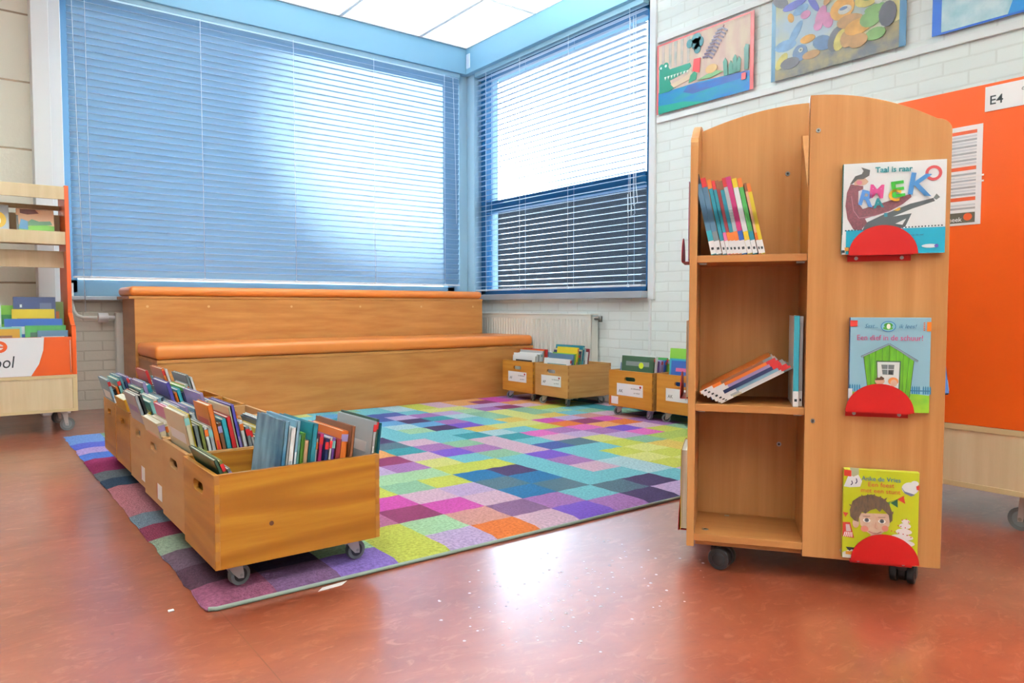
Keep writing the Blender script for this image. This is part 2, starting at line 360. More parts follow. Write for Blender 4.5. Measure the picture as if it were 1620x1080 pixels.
# outside, seen through the open slats: a grey boarded wall, a bare tree, ground
out = MB().box(7.0, 7.2, -2, 10.6, -.3, 2.18)
tag(out.build('boundary_wall', mat('outside_grey', (34, 38, 44), .9, spec=.1, noise=((26, 29, 34), 4, (1, 1, 3)))), 'dark grey boundary wall outdoors, seen through the lower half of the right window', 'wall')
struct(MB().box(-9, 16, YW + .3, 16, -.35, -.3).box(XW + .3, 16, -6, YW + .3, -.35, -.3).build('ground', mat('outside_paving', (222, 220, 214), .9)))

# ------------------------------------------------------------------ unseen pendant lamps added to fill the room, glowing ceiling tiles
lm = mat('fill_diffuser', (240, 255, 250), .5, emit=FILL_LAMP)
lm_up = mat('fill_diffuser_up', (238, 255, 250), .5, emit=FILL_LAMP * 12)
k = 0
for lx, ly, de in [(.0, 2.9, 'over the open floor by the window wall'), (2.10, 3.2, 'above the rug near the window corner'), (-.9, .2, 'over the open floor left of the camera'), (1.5, .2, 'above the open floor beside the book trolley'), (-.6, -2.0, 'at the far left end of the room'), (1.5, -2.0, 'at the far right end of the room')]:
    lt = thing('fill_pendant', 'unseen added pendant fill lamp hanging ' + de, 'light', (lx, ly, 2.45), 0, 'added pendant fill lamps')
    MB().box(-.60, .60, -.16, -.14, -.02, .03).box(-.60, .60, .14, .16, -.02, .03).box(-.60, -.58, -.14, .14, -.02, .03).box(.58, .60, -.14, .14, -.02, .03).build('frame', M_white, lt)
    MB().box(-.58, .58, -.14, .14, -.015, -.005).build('lower_diffuser', lm, lt)
    MB().box(-.58, .58, -.14, .14, .015, .025).build('upper_diffuser', lm_up, lt)
    for xs in (-.45, .45): MB().cyl((xs, 0, .026), (xs, 0, ZC - 2.45), .003, 6).build('hanging_rod', M_metal, lt)

tile_glow_m = mat('ceiling_tile_glow', (236, 246, 255), .5, emit=1.15)  # emission stands in for the overexposed ceiling; these tiles are no lamps
for xa, xb, lab in ((.975, 1.625, 'ceiling tile with added glow, only just in view at the left'), (1.655, 2.305, 'ceiling tile with added glow, second from the left along the wide window'), (2.335, 2.985, 'wide ceiling tile with added glow next to the narrow corner one'), (3.015, 3.44, 'narrow ceiling tile with added glow in the corner above both windows')):
    cp = thing('glow_ceiling_tile', lab, 'light', ((xa + xb) / 2, 4.70, ZC), 0, 'ceiling tiles with added glow'); hw_ = (xb - xa) / 2
    MB().box(-hw_, hw_, -.44, .44, -.004, -.001).build('glow_sheet', tile_glow_m, cp)
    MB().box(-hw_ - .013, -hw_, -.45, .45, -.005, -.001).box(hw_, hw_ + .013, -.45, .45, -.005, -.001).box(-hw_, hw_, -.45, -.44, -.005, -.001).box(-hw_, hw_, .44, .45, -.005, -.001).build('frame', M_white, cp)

cp = thing('glow_ceiling_tile', 'ceiling tile with added glow against the beam of the right window', 'light', (3.2275, 3.70, ZC), 0, 'ceiling tiles with added glow')
MB().box(-.2125, .2125, -.53, .53, -.004, -.001).build('glow_sheet', tile_glow_m, cp)
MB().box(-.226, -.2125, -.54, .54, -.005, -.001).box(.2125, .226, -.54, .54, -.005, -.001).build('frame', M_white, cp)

# ------------------------------------------------------------------ blinds
def slat_mat(name, col, tr, glare_leak):
    mt = bpy.data.materials.new(name); mt.use_nodes = True
    n = mt.node_tree.nodes; l = mt.node_tree.links; p = n['Principled BSDF']
    p.inputs['Base Color'].default_value = lin(col); p.inputs['Roughness'].default_value = .32
    t = n.new('ShaderNodeBsdfTranslucent'); t.inputs[0].default_value = lin((150, 200, 240)); mx = n.new('ShaderNodeMixShader'); mx.inputs[0].default_value = tr
    l.new(p.outputs[0], mx.inputs[1]); l.new(t.outputs[0], mx.inputs[2])
    # slight transparency added so the sky glare shows through closed slats
    tp = n.new('ShaderNodeBsdfTransparent'); tp.inputs[0].default_value = (.84, .93, 1, 1); m2 = n.new('ShaderNodeMixShader'); m2.inputs[0].default_value = glare_leak
    l.new(mx.outputs[0], m2.inputs[1]); l.new(tp.outputs[0], m2.inputs[2]); l.new(m2.outputs[0], n['Material Output'].inputs[0]); return mt
M_slatL = slat_mat('blue_slat', (116, 150, 180), .02, .036)
M_slatR = slat_mat('white_slat', (172, 190, 212), .06, 0)
M_cord = mat('white_cord', (232, 240, 250), .6)
def blind(name, label, span, pos, axis, z0, z1, tilt, m_, cords, inward):
    """span along the wall, pos = plane coordinate, slats tilt: room-side edge down"""
    o = thing(name, label, 'blind', (0, 0, 0))
    P = (lambda a, d, z: (a, pos + d, z)) if axis == 'x' else (lambda a, d, z: (pos + d, a, z))
    def bx(mb, a0, a1, d0, d1, q0, q1):
        p0, p1 = P(a0, d0, q0), P(a1, d1, q1); mb.box(min(p0[0], p1[0]), max(p0[0], p1[0]), min(p0[1], p1[1]), max(p0[1], p1[1]), q0, q1); return mb
    s = MB(); pitch = .0418; W = .051; z = z0 + .03; i = 0
    while z < z1 - .05:
        prof = []
        tl = tilt + random.uniform(-1.5, 1.5)
        for k in range(6):
            u = -W / 2 + W * k / 5; c = .0045 * (1 - (2 * u / W) ** 2)
            # u: from room-side(+) to outside(-); crown up
            d = -u * math.cos(R_(tl)) - c * math.sin(R_(tl)); h = -u * math.sin(R_(tl)) + c * math.cos(R_(tl)); d, h = (d, h) if tl > 0 else (-u * math.cos(R_(tl)) + c * math.sin(R_(tl)), -u * math.sin(R_(tl)) - c * math.cos(R_(tl)))
            prof.append((d, h))
        n0 = [P(span[0], d, z + h) for d, h in prof]; n1 = [P(span[1], d, z + h) for d, h in prof]
        s.add(n0 + n1, [(k, k + 1, 7 + k, 6 + k) for k in range(5)], 0, True)
        if tilt < 0:      # pale bead along the room-side edge paints in its bright light line
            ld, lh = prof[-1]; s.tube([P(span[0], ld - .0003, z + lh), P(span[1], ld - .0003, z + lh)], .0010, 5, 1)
        z += pitch; i += 1
    so = s.build('slats', [m_, mat('slat_lip_glint', (226, 240, 255), .3)], o, fix=False)
    bx(MB(), span[0] - .005, span[1] + .005, -.026, .026, z1 - .04, z1).build('headrail', mat('headrail_blue', (164, 206, 230), .4), o, .002)
    bx(MB(), span[0], span[1], -.025, .025, z0 - .005, z0 + .008).build('bottom_rail', mat('rail_white', (238, 244, 252), .35), o, .002)
    for c in cords:
        for d in (-.029,):
            MB().tube([P(c, d, z0 + .005), P(c, d, z1 - .04)], .0016, 6).tube([P(c, -d, z0 + .005), P(c, -d, z1 - .04)], .0012, 5).build('ladder_cord', M_cord, o)
            bx(MB(), c - .008, c + .008, -.031, -.025, z0 - .008, z0 + .01).build('cord_plug', M_cord, o)
    return o, P
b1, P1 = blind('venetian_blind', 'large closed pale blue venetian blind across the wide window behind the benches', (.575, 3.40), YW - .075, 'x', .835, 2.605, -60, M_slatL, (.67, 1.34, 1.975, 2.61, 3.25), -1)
MB().tube([P1(.60, -.035, 2.55), P1(.615, -.05, 1.4), P1(.63, -.05, .62)], .0018, 6).build('pull_cord', M_cord, b1)
MB().tube([P1(3.33, -.035, 2.55), P1(3.34, -.05, 1.9), P1(3.35, -.05, 1.35)], .0018, 6).build('pull_cord', M_cord, b1)
b2, P2 = blind('venetian_blind', 'open venetian blind with thin level slats on the window beside the poster wall', (RY0 + .02, RY1 - .03), XW - .035, 'y', .79, 2.605, 8, M_slatR, (4.93, 4.48, 3.92, 3.33), -1)
for dy, zz in ((3.30, 1.28), (3.25, 1.32), (3.27, 1.25)):
    MB().tube([P2(dy + .02, -.035, 2.5), P2(dy, -.045, zz + .12), P2(dy - .02, -.05, zz), P2(dy + .015, -.05, zz - .02), P2(dy + .02, -.045, zz + .1)], .0022, 6).build('pull_cord', M_cord, b2)

# sensor in the corner
sn = tag(MB().box(3.445, 3.50, YW - .185, YW - .13, 2.64, 2.76).build('corner_sensor', mat('sensor_white', (214, 224, 240), .4), bevel=.006), 'small white alarm sensor box high up where the two blue beams meet', 'sensor')
MB().box(3.452, 3.493, YW - .188, YW - .184, 2.70, 2.75).build('lens', mat('sensor_lens', (196, 206, 226), .3), sn)

# ------------------------------------------------------------------ radiators
rd = thing('radiator', 'low white ribbed panel radiator on the brick wall under the right window', 'radiator', (0, 0, 0))
r = MB(); yA, yB = 3.65, 5.05; rz0, rz1 = .12, .595
n_r = 42; step = (yB - yA) / n_r
prof = []
for i in range(n_r):
    y = yA + i * step; prof += [(y, 3.462), (y + step * .62, 3.462), (y + step * .72, 3.469), (y + step * .90, 3.469)]
prof.append((yB, 3.462))
vs = [(x, y, rz0 + .02) for y, x in prof] + [(x, y, rz1 - .03) for y, x in prof]; N = len(prof)
r.add(vs, [(i, i + 1, N + i + 1, N + i) for i in range(N - 1)])
r.box(3.470, 3.53, yA, yB, rz0, rz1 - .012); r.box(3.462, 3.475, yA, yB, rz1 - .03, rz1); r.box(3.462, 3.475, yA, yB, rz0, rz0 + .02)
r.build('panel', M_rad, rd)
MB().box(3.458, 3.535, yA - .004, yB + .004, rz1, rz1 + .01).build('top_grille', M_rad, rd, .002)
MB().cyl((3.50, yA - .05, .57), (3.50, yA, .57), .008).cyl((3.50, yA - .055, .55), (3.50, yA - .055, .59), .014).build('valve', mat('valve_grey', (120, 122, 120), .4, .4), rd)
MB().tube([(3.52, yA - .03, .12), (3.52, yA - .03, .0)], .008, 8).build('pipe', M_rad, rd)
rd2 = thing('radiator', 'white radiator mostly hidden behind the tall bench, its left end showing', 'radiator', (0, 0, 0))
MB().box(.80, 3.2, 5.205, 5.27, .12, .615).build('panel', M_rad, rd2, .006)
MB().cyl((.735, 5.23, .585), (.80, 5.23, .585), .012).cyl((.705, 5.23, .585), (.760, 5.23, .585), .030, 20).build('thermostat_knob', mat('knob_white', (232, 226, 226), .35), rd2, .002)
MB().tube([(.565, 5.23, .80), (.565, 5.23, .68), (.573, 5.23, .63), (.59, 5.23, .60), (.62, 5.23, .587), (.70, 5.23, .585)], .011, 10).build('pipe', M_rad, rd2)

# ------------------------------------------------------------------ benches and cushions
bl = thing('storage_bench', 'low front plywood bench step with an orange cushion on top', 'bench', (.85, 4.27, 0))
MB().box(0, 2.60, 0, .018, 0, .345).build('front_panel', M_okoume, bl, .0015)
MB().box(0, .018, .018, .51, 0, .345).build('end_panel', M_okoume_d, bl, .0015)
MB().box(2.582, 2.60, .018, .51, 0, .345).build('end_panel', M_okoume_d, bl, .0015)
MB().box(-.002, 2.602, -.003, .51, .345, .363).build('top_panel', M_okoume, bl, .002)
bu = thing('storage_bench', 'tall rear plywood bench under the closed blind behind the low bench', 'bench', (.835, 4.785, 0))
MB().box(0, 2.51, 0, .018, 0, .70).build('front_panel', M_okoume, bu, .0015)
MB().box(0, .018, .018, .39, 0, .70).build('end_panel', M_okoume_d, bu, .0015)
MB().box(2.492, 2.51, .018, .39, 0, .70).build('end_panel', M_okoume_d, bu, .0015)
MB().box(-.03, 2.512, -.003, .395, .70, .716).build('top_panel', M_okoume, bu, .002)
def cushion(label, x0, x1, y0, y1, z0, z1, grp):
    nx = 40; mb = MB().box(x0, x1, y0, y1, z0, z1)
    o = mb.build('bench_cushion', M_orange, None, .026, 5)
    for p in o.data.polygons: p.use_smooth = True
    tag(o, label, 'cushion', grp)
    MB().tube([(x0 + .02, y0 + .004, (z0 + z1) / 2 - .012), (x1 - .02, y0 + .004, (z0 + z1) / 2 - .012)], .0016, 6).build('seam', mat('seam_orange', (206, 98, 26), .5), o)
    return o
cushion('long orange vinyl cushion lying on the low front bench', .84, 3.448, 4.262, 4.77, .364, .442, 'bench cushions')
cushion('long orange vinyl cushion lying on the tall rear bench below the blind', .81, 3.345, 4.78, 5.17, .717, .775, 'bench cushions')
# screw plugs on the bench fronts
for x, z in [(x, .655) for x in (.07, .42, .95, 1.45, 1.95, 2.42)] + [(x, .42) for x in (.07, 1.25, 2.42)]:
    MB().cyl((x, -.0005, z), (x, .003, z), .008, 10).build('screw_plug', mat('plug_wood', (214, 164, 104), .5), bu)

# ------------------------------------------------------------------ rug
PAL = {'Y': (204, 204, 76), 'y': (226, 220, 124), 'g': (170, 208, 160), 'G': (138, 184, 150), 'V': (172, 190, 84), 'L': (184, 216, 226), 'T': (112, 190, 202),
       't': (48, 138, 152), 'B': (28, 96, 150), 'S': (74, 100, 116), 'D': (62, 42, 86), 'N': (60, 74, 146), 'P': (112, 70, 186), 'p': (166, 104, 172), 'l': (200, 166, 214),
       'K': (226, 178, 200), 'M': (206, 66, 162), 'R': (132, 40, 86), 'O': (228, 106, 42), 'o': (238, 154, 88), 's': (210, 138, 130), 'e': (234, 190, 84), 'U': (122, 80, 124),
       'H': (236, 100, 186), 'q': (182, 98, 140), 'v': (148, 112, 206), 'b': (96, 160, 214),
       '1': (150, 72, 104), '2': (84, 48, 66), '3': (104, 74, 92), '4': (150, 166, 140), '5': (132, 40, 66), '6': (112, 126, 142), '7': (186, 104, 116), '8': (40, 58, 84), '9': (98, 104, 110), 'a': (150, 30, 84), 'c': (70, 110, 205), 'd': (196, 160, 232), 'f': (88, 96, 214), 'h': (112, 152, 226)}
RUG = ['1UvYlOKPpDlKSyTGlYeG', '2DgYgsUpTSDTKyGTlYeS', '3DgqRMKBSTTLYyGTlKoY', '4pgYMKlSBTKLyYeVYgTY', '5TKlYGYBDTpTYyeYVGyT', '6lpKtggYYTPTTYGVVyTe', '7KltplpyTGKNSylHYGyT', '7lKpTlRKPpKTKlpPKpGt', '7YTDSUotpGKtHpHoOpGT', '8PvlKTKSKTtLTYORMsDS', '9YTGpltDTTTeyyMlsKGt', 'aTKYvlTLTgDPTeyeTGtS', 'alGtMYTpTLbpTGyGgTtK', 'cKoBYGlNLbDtLGyGYYGS', 'dTbPyMKTRNlplgpRKoyt', 'fLpGTKvNtNNTyyllooKt', 'hyTKUlYTbTTLYKoRMpKY', 'hGoKTLMyTGTLYKooMpKy']
keys = list(PAL)
rug = MB(); sub = 4; cw, ch = .155, .146
def pile(x, y): return .010 + .0012 * math.sin(x * 90 + 3 * math.sin(y * 40)) * math.sin(y * 80)
nx, ny = 20, 18; sx_ = 12
X = [.405 + cw * i / sub * 1.0 for i in range(nx * sub + 1)]
Yv = [1.605 + ch * j / sub for j in range(ny * sub + 1)]
NXn = len(X)
vs = [(x + (random.uniform(-.005, .004) if i == 0 else 0), y, pile(x, y) if 0 < i < NXn - 1 and 0 < j < len(Yv) - 1 else .002) for j, y in enumerate(Yv) for i, x in enumerate(X)]
k0 = len(rug.v); rug.v += vs
for j in range(len(Yv) - 1):
    for i in range(NXn - 1):
        rw = RUG[j // sub]; ch_ = rw[(i // sub) % len(rw)]
        if ch_ == ' ': ch_ = 'U'
        a = j * NXn + i; rug.f.append((a, a + 1, a + NXn + 1, a + NXn)); rug.m.append(keys.index(ch_)); rug.sm.append(True)
def rugm(c, i):
    g_ = sum(c) / 3; c = tuple(min(255, int(q * .88 + g_ * .08 + 14)) for q in c); d = tuple(int(q * .84) for q in c)
    return mat('rug_wool_%d' % i, c, .95, spec=.1, noise=(d, 110, (1, 1, 1)), bump=(260, 1.0, (1, 1, 1)))
ro = rug.build('rug', [rugm(PAL[k], i) for i, k in enumerate(keys)], fix=False)
tag(ro, 'multicoloured patchwork rug of small rectangles lying on the red floor', 'rug')
rx0, rx1, ry0, ry1 = X[0], X[-1], Yv[0], Yv[-1]
MB().tube([(rx0 + .004, ry0 + .004, .005), (rx0 + .02, ry0 - .004, .005), (rx1, ry0 - .004, .005)], .0048, 8).build('edge_binding', mat('binding_green', (146, 160, 148), .7), ro)

# ------------------------------------------------------------------ casters
def caster(parent, x, y, z_top, r=.026, w_=.018, ang=0, tyre=None, hub=None, br=None):
    tyre, hub, br = tyre or M_tyre, hub or M_dkhub, br or M_metal
    ca, sa = math.cos(ang), math.sin(ang)
    T = Matrix.Translation((x, y, 0)) @ Matrix.Rotation(ang, 4, 'Z')
    off = .016   # trail
    b = MB()
    b.add([(p[0], p[1], p[2]) for p in []], [])
    b.box(-.024, .024, -.024, .024, z_top - .003, z_top, 0, T)
    for s in (-1, 1):
        y0_ = s * (w_ / 2 + .003)
        outl = [(-.016, z_top - .003), (.018, z_top - .003), (.016 + off * .4, r + .004), (off + .006, r - .008), (off - .007, r - .006), (-.004, z_top - .022)]
        b.plate(outl, [], lambda a, c, t, y0_=y0_: T @ Vector((a, y0_ + t, c)), -.001, .001)
    b.box(-.016, .018, -w_ / 2 - .003, w_ / 2 + .003, z_top - .007, z_top - .003, 0, T)
    c = b.build('caster', br, parent)
    p = lambda yy: T @ Vector((off, yy, r))
    wv = MB(); wv.cyl(p(-w_ / 2), p(w_ / 2), r, 24)
    for s in (-1, 1):
        wv.cyl(p(s * w_ / 2), p(s * (w_ / 2 + .0008)), r * .66, 20, 1); wv.cyl(p(s * w_ / 2), p(s * (w_ / 2 + .0045)), r * .16, 10, 2)
    wv.build('wheel', [tyre, hub, M_chrome], c, .0015)
    return c

# ------------------------------------------------------------------ book factory
def book(name, label, cat, group, w, h, t, col, col2=None, title=None, lab=True, sticker=True, soft=False):
    """origin: spine side, bottom, middle of thickness.  X thickness, Y depth away from spine, Z up"""
    b = MB(); ct = .0016 if not soft else .0006
    b.box(-t / 2, -t / 2 + ct, 0, w, 0, h); b.box(t / 2 - ct, t / 2, 0, w, 0, h); b.box(-t / 2, t / 2, 0, ct, 0, h)
    c2 = col2 or random.choice(names)
    # printed cover blocks, same both sides
    z1 = h * random.uniform(.80, .9); z0_ = z1 - h * random.uniform(.05, .12)
    for s in (-1, 1):
        xa = s * t / 2; e = .00025
        b.box(min(xa, xa + s * e), max(xa, xa + s * e), w * .14, w * .86, z0_, z1, 1)
        zz = h * random.uniform(.3, .55)
        b.box(min(xa, xa + s * e), max(xa, xa + s * e), w * random.uniform(.1, .3), w * random.uniform(.6, .9), h * .12, zz, 2)
    if t > .006:
        b.box(-t * .22, t * .22, -.00025, 0, h * .32, h * random.uniform(.62, .78), 1)
    c3 = random.choice(names)
    m0 = cm(COLS[col])
    if col == 'slate blue' and h >= .3: m0 = mat('watercolour_cover', (150, 196, 216), .35, noise=((44, 104, 140), 9, (1, 2, .8)))
    o = b.build(name, [m0, cm(COLS[c2]) if h < .3 or col != 'slate blue' else m0, cm(COLS[c3]) if h < .3 or col != 'slate blue' else m0])
    tag(o, label, cat, group)
    MB().box(-t / 2 + ct, t / 2 - ct, ct, w - .003, .003, h - .003).build('pages', M_page, o)
    if lab and t > .005: MB().box(-t / 2, t / 2, -.0006, .0, .006, .032).build('shelf_label', M_paper, o)
    if sticker and t > .005 and random.random() < .4: MB().box(-t / 2, t / 2, -.0006, .0, h - .026, h - .008).build('genre_sticker', cm(COLS[random.choice(['red', 'orange', 'red', 'lilac', 'aqua'])]), o)
    return o

# ------------------------------------------------------------------ crates
def crate(label, loc, rz, L, W, H, m_side, m_end, holes=2, sign=None, group='wheeled book crates', small=None, grain=True, sgn_loc='-x', ctyre=None, chub=None, cang=(0.3, -.4, .9, .2), knot=False):
    """origin at floor, local x = length 0..L, y = width 0..W; end boards at x=0 and x=L"""
    o = thing('book_crate', label, 'crate', loc, rz, group); zb = .060; t = .011
    slot = []
    hx = W / 2; hw, hh = .042, .012; hz = zb + H - .048
    slot = circ(hx + hw - hh, hz, hh, hh, -90, 90, 8) + circ(hx - hw + hh, hz, hh, hh, 90, 270, 8)
    for xa in (0, L - t):
        outer = [(0, zb), (W, zb), (W, zb + H), (0, zb + H)]
        MB().plate(outer, [slot], lambda a, b, q, xa=xa: (xa + q, a, b), 0, t).build('end_board', m_end, o, .0012)
    for ya in (0, W - t):
        b = MB().box(t, L - t, ya, ya + t, zb, zb + H)
        if grain:
            k = 0; zz = zb
            s = -1 if ya == 0 else 1; y_ = ya if ya == 0 else ya + t
            n_f = 10
            for k in range(n_f):
                if k % 2: 
                    for xs in (0, L - t): b.box(xs, xs + t, min(y_, y_ + s * .0004), max(y_, y_ + s * .0004), zb + H * k / n_f, zb + H * (k + 1) / n_f, 1)
        b.build('side_board', [m_side, M_grain], o, .0008)
    MB().box(t, L - t, t, W - t, zb + .004, zb + .012).build('base_board', m_side, o)
    MB().box(.02, L - .02, .02, W - .02, zb - .006, zb + .004).build('bottom_frame', m_side, o, .001)
    if knot: MB().cyl((.125, -.0008, zb + .085), (.125, .004, zb + .085), .0055, 12).build('knot', M_knot, o)
    for (cx_, cy_), an in zip(((.05, .05), (L - .06, .05), (.05, W - .05), (L - .06, W - .05)), cang):
        caster(o, cx_, cy_, zb - .006, .024, .016, an, ctyre, chub)
    if sign:
        MB().box(-.0012, 0, W * .20, W * .80, zb + H - .145, zb + H - .075).build('name_card', M_paper, o)
        MX = Matrix.Rotation(-math.pi / 2, 4, 'Z') @ Matrix.Rotation(math.pi / 2, 4, 'X')
        T = Matrix.Translation
        text('card_letters', sign, .026, M_ink, T((-.0013, W * .80 - .032, zb + H - .120)) @ MX, o)
        text('card_small_print', 'de bibliotheek', .013, M_greyink, T((-.0013, W * .36, zb + H - .100)) @ MX, o)
        text('card_second_line', 'op school', .012, M_greyink, T((-.0013, W * .34, zb + H - .124)) @ MX, o, shear=.3)
        MB().plate(circ(W * .255, zb + H - .088, .007), [], lambda a, b, q: (q, a, b), -.0016, -.0012).build('card_logo', M_redh, o)
    if small: 
        a, b_ = small
        MB().box(-.001, 0, a, a + .06, zb + b_, zb + b_ + .045).build('small_sticker', M_paper, o)
        MB().box(-.0012, 0, a + .056, a + .062, zb + b_, zb + b_ + .045).build('sticker_edge', M_redh, o)
    return o

def fill(cr_loc, rz, L, W, H, where, groups, grp, axis='left'):
    """groups: list of (x_start or None, tilt_deg, gap, [ (t, h, w, col[, col2]) ... ]); books as top-level things"""
    zb = .060 + .0125; T0 = Matrix.Translation(cr_loc) @ Matrix.Rotation(rz, 4, 'Z')
    x = .012; idx = 0
    for xs, tilt, bs in groups:
        if xs is not None: x = xs
        for bk in bs:
            t, h, w, col = bk[:4]; c2 = bk[4] if len(bk) > 4 else None
            a = R_(tilt + random.uniform(-.0, .0)); eff = t / math.cos(a)
            lab = '%s %s, %s from the %s in %s' % (col, 'picture book' if t < .013 else 'thick hardcover book', ORD[idx], axis, where)
            o = book('picture_book', lab, 'book', grp, w, h, t, col, c2)
            # lower corner rests at zb
            cx_ = x + eff / 2 + (t / 2) * math.sin(abs(a)) * 0
            y0_ = random.uniform(.018, .034) if W - w > .05 else .014
            o.matrix_world = T0 @ Matrix.Translation((cx_, y0_, zb + (t / 2) * math.sin(abs(a)) + .0005)) @ Matrix.Rotation(a, 4, 'Y')
            x += eff + .0012; idx += 1
            if x > L - .02: break
def rnd_books(n, cols, hmin=.21, hmax=.30, tmin=.007, tmax=.014):
    return [(random.uniform(tmin, tmax), random.uniform(hmin, hmax), random.uniform(.17, .23), random.choice(cols)) for _ in range(n)]

L, W, H = .40, .272, .212
G1 = 'books standing in the crates on the rug edge'
# nearest crate
c1 = (.437, 1.652, .0085)
crate('amber pine book crate on casters, nearest of the row on the rug edge', c1, 0, L, W, H, M_pine, M_pine_end, knot=True, cang=(.2, 0.1, .9, .6))
fill(c1, 0, L, W, H, 'the nearest crate', [
    (.098, -22, [(.008, .245, .22, 'dark green', 'dark green'), (.008, .24, .21, 'olive', 'dark green'), (.007, .22, .20, 'grey'), (.007, .19, .19, 'magenta', 'white')]),
    (.135, 7, [(.011, .300, .20, 'slate blue', 'teal'), (.013, .285, .22, 'white', 'pale grey'), (.009, .30, .215, 'light blue', 'white'), (.007, .265, .2, 'aqua', 'pale grey'), (.004, .27, .21, 'lime green', 'aqua'),
               (.012, .25, .19, 'peach', 'orange'), (.013, .29, .23, 'teal', 'teal'), (.011, .25, .18, 'white', 'green'), (.010, .262, .21, 'magenta', 'pink'), (.010, .25, .19, 'navy blue', 'white'), (.007, .252, .19, 'white', 'grey'),
               (.009, .25, .2, 'purple', 'blue'), (.014, .245, .19, 'dark red', 'yellow'), (.018, .262, .22, 'orange', 'peach'), (.009, .275, .23, 'brown', 'orange')]),
    (.362, 7, [(.009, .28, .22, 'pale grey', 'white'), (.006, .285, .22, 'dark green', 'teal'), (.005, .275, .2, 'teal', 'teal')])], G1)
# second crate
c2 = (.447, 1.942, .0085)
crate('smooth tan plywood book crate, second from the front on the rug edge', c2, 0, L, W, H, M_ply, M_ply, small=None, grain=False)
fill(c2, 0, L, W, H, 'the second crate from the front', [
    (.056, -11, [(.012, .30, .225, 'cream', 'white'), (.006, .30, .22, 'yellow', 'cream'), (.010, .27, .2, 'grey', 'aqua'), (.009, .27, .19, 'olive'), (.009, .265, .2, 'white', 'green'), (.010, .262, .2, 'pale grey'), (.013, .32, .14, 'orange', 'red'), (.010, .27, .19, 'brown'),
                 (.012, .28, .19, 'turquoise', 'turquoise'), (.012, .285, .2, 'red', 'white'), (.006, .31, .2, 'cream', 'peach'), (.009, .315, .21, 'violet', 'lilac')]),
    (None, -11, [(.010, .27, .2, 'white', 'light blue'), (.011, .255, .21, 'grey', 'white'), (.006, .25, .2, 'white', 'cream')]),
    (.262, -20, [(.011, .23, .2, 'dark green', 'grey'), (.006, .23, .2, 'pale grey', 'white'), (.012, .25, .2, 'yellow', 'mustard'), (.005, .27, .21, 'black'), (.008, .275, .2, 'white', 'lilac'), (.008, .27, .22, 'aqua', 'white')])], G1)
pale = ['pale grey', 'white', 'aqua', 'light blue', 'cream', 'slate blue', 'lilac', 'grey', 'teal', 'white']
mixc = ['light blue', 'teal', 'white', 'turquoise', 'lime green', 'violet', 'pale grey', 'navy blue', 'orange', 'magenta', 'cream', 'white', 'slate blue', 'red']
# third
c3 = (.455, 2.232, .0085)
crate('smooth tan plywood book crate with a small paper sticker, third from the front', c3, 0, L, W, H, M_ply, M_ply, small=(.03, .02), grain=False)
fill(c3, 0, L, W, H, 'the third crate from the front', [
    (.05, -15, [(.018, .245, .22, 'cream', 'peach'), (.02, .24, .22, 'cream', 'yellow')] + [(.009, .285, .2, 'pink', 'white'), (.010, .28, .2, 'white', 'lilac'), (.012, .285, .2, 'pale grey', 'white'), (.010, .27, .2, 'aqua', 'white'), (.008, .285, .21, 'lilac', 'violet')] + rnd_books(3, pale, .25, .29)),
    (None, -15, [(.010, .325, .2, 'lilac', 'navy blue'), (.012, .30, .2, 'light blue', 'white'), (.010, .29, .21, 'white', 'light blue')]),
    (None, -15, [(.009, .29, .21, 'light blue', 'white'), (.010, .285, .21, 'pale grey', 'white'), (.006, .28, .2, 'yellow', 'white'), (.012, .275, .2, 'peach', 'orange'), (.009, .26, .2, 'orange', 'peach')])], G1)
c4 = (.465, 2.522, .0085)
crate('smooth tan plywood book crate, fourth from the front, between plywood and pine crates', c4, 0, L, W, H, M_ply, M_ply, small=(.03, .02), grain=False)
fill(c4, 0, L, W, H, 'the fourth crate from the front', [
    (.055, -16, [(.010, .30, .2, 'pale grey', 'lilac'), (.009, .30, .2, 'black', 'grey'), (.010, .24, .2, 'yellow', 'mustard')] + rnd_books(6, pale, .25, .29)),
    (None, -16, [(.012, .335, .22, 'violet', 'navy blue'), (.008, .30, .2, 'orange', 'red'), (.012, .31, .22, 'turquoise', 'light blue'), (.008, .30, .22, 'navy blue', 'white'), (.014, .315, .22, 'lime green', 'green')]),
    (None, -16, rnd_books(1, ['brown', 'grey'], .27, .30) + [(.011, .29, .21, 'magenta', 'pink'), (.010, .28, .21, 'slate blue', 'navy blue'), (.008, .26, .2, 'turquoise', 'teal'), (.009, .27, .2, 'dark red', 'red')])], G1)
c5 = (.470, 2.835, .0085)
crate('amber pine book crate, second from the far end of the row', c5, 0, L, W, H, M_pine, M_pine_end)
fill(c5, 0, L, W, H, 'the fifth crate from the front', [
    (.055, -16, [(.030, .25, .2, 'mustard', 'olive'), (.008, .25, .2, 'olive'), (.009, .27, .2, 'orange', 'red'), (.009, .275, .2, 'black', 'grey'), (.012, .285, .22, 'aqua', 'teal'), (.011, .31, .22, 'lilac', 'light blue'), (.014, .30, .22, 'turquoise', 'teal')]),
    (None, -16, rnd_books(4, pale, .25, .29) + [(.010, .36, .2, 'orange', 'peach'), (.010, .355, .2, 'white', 'violet')] + rnd_books(4, mixc, .27, .31) + [(.010, .33, .22, 'grey', 'olive'), (.009, .32, .22, 'white', 'pale grey')])], G1)
c6 = (.472, 3.135, .0085)
crate('amber pine book crate at the far end of the row, closest to the benches', c6, 0, L, W, H, M_pine, M_pine_end)
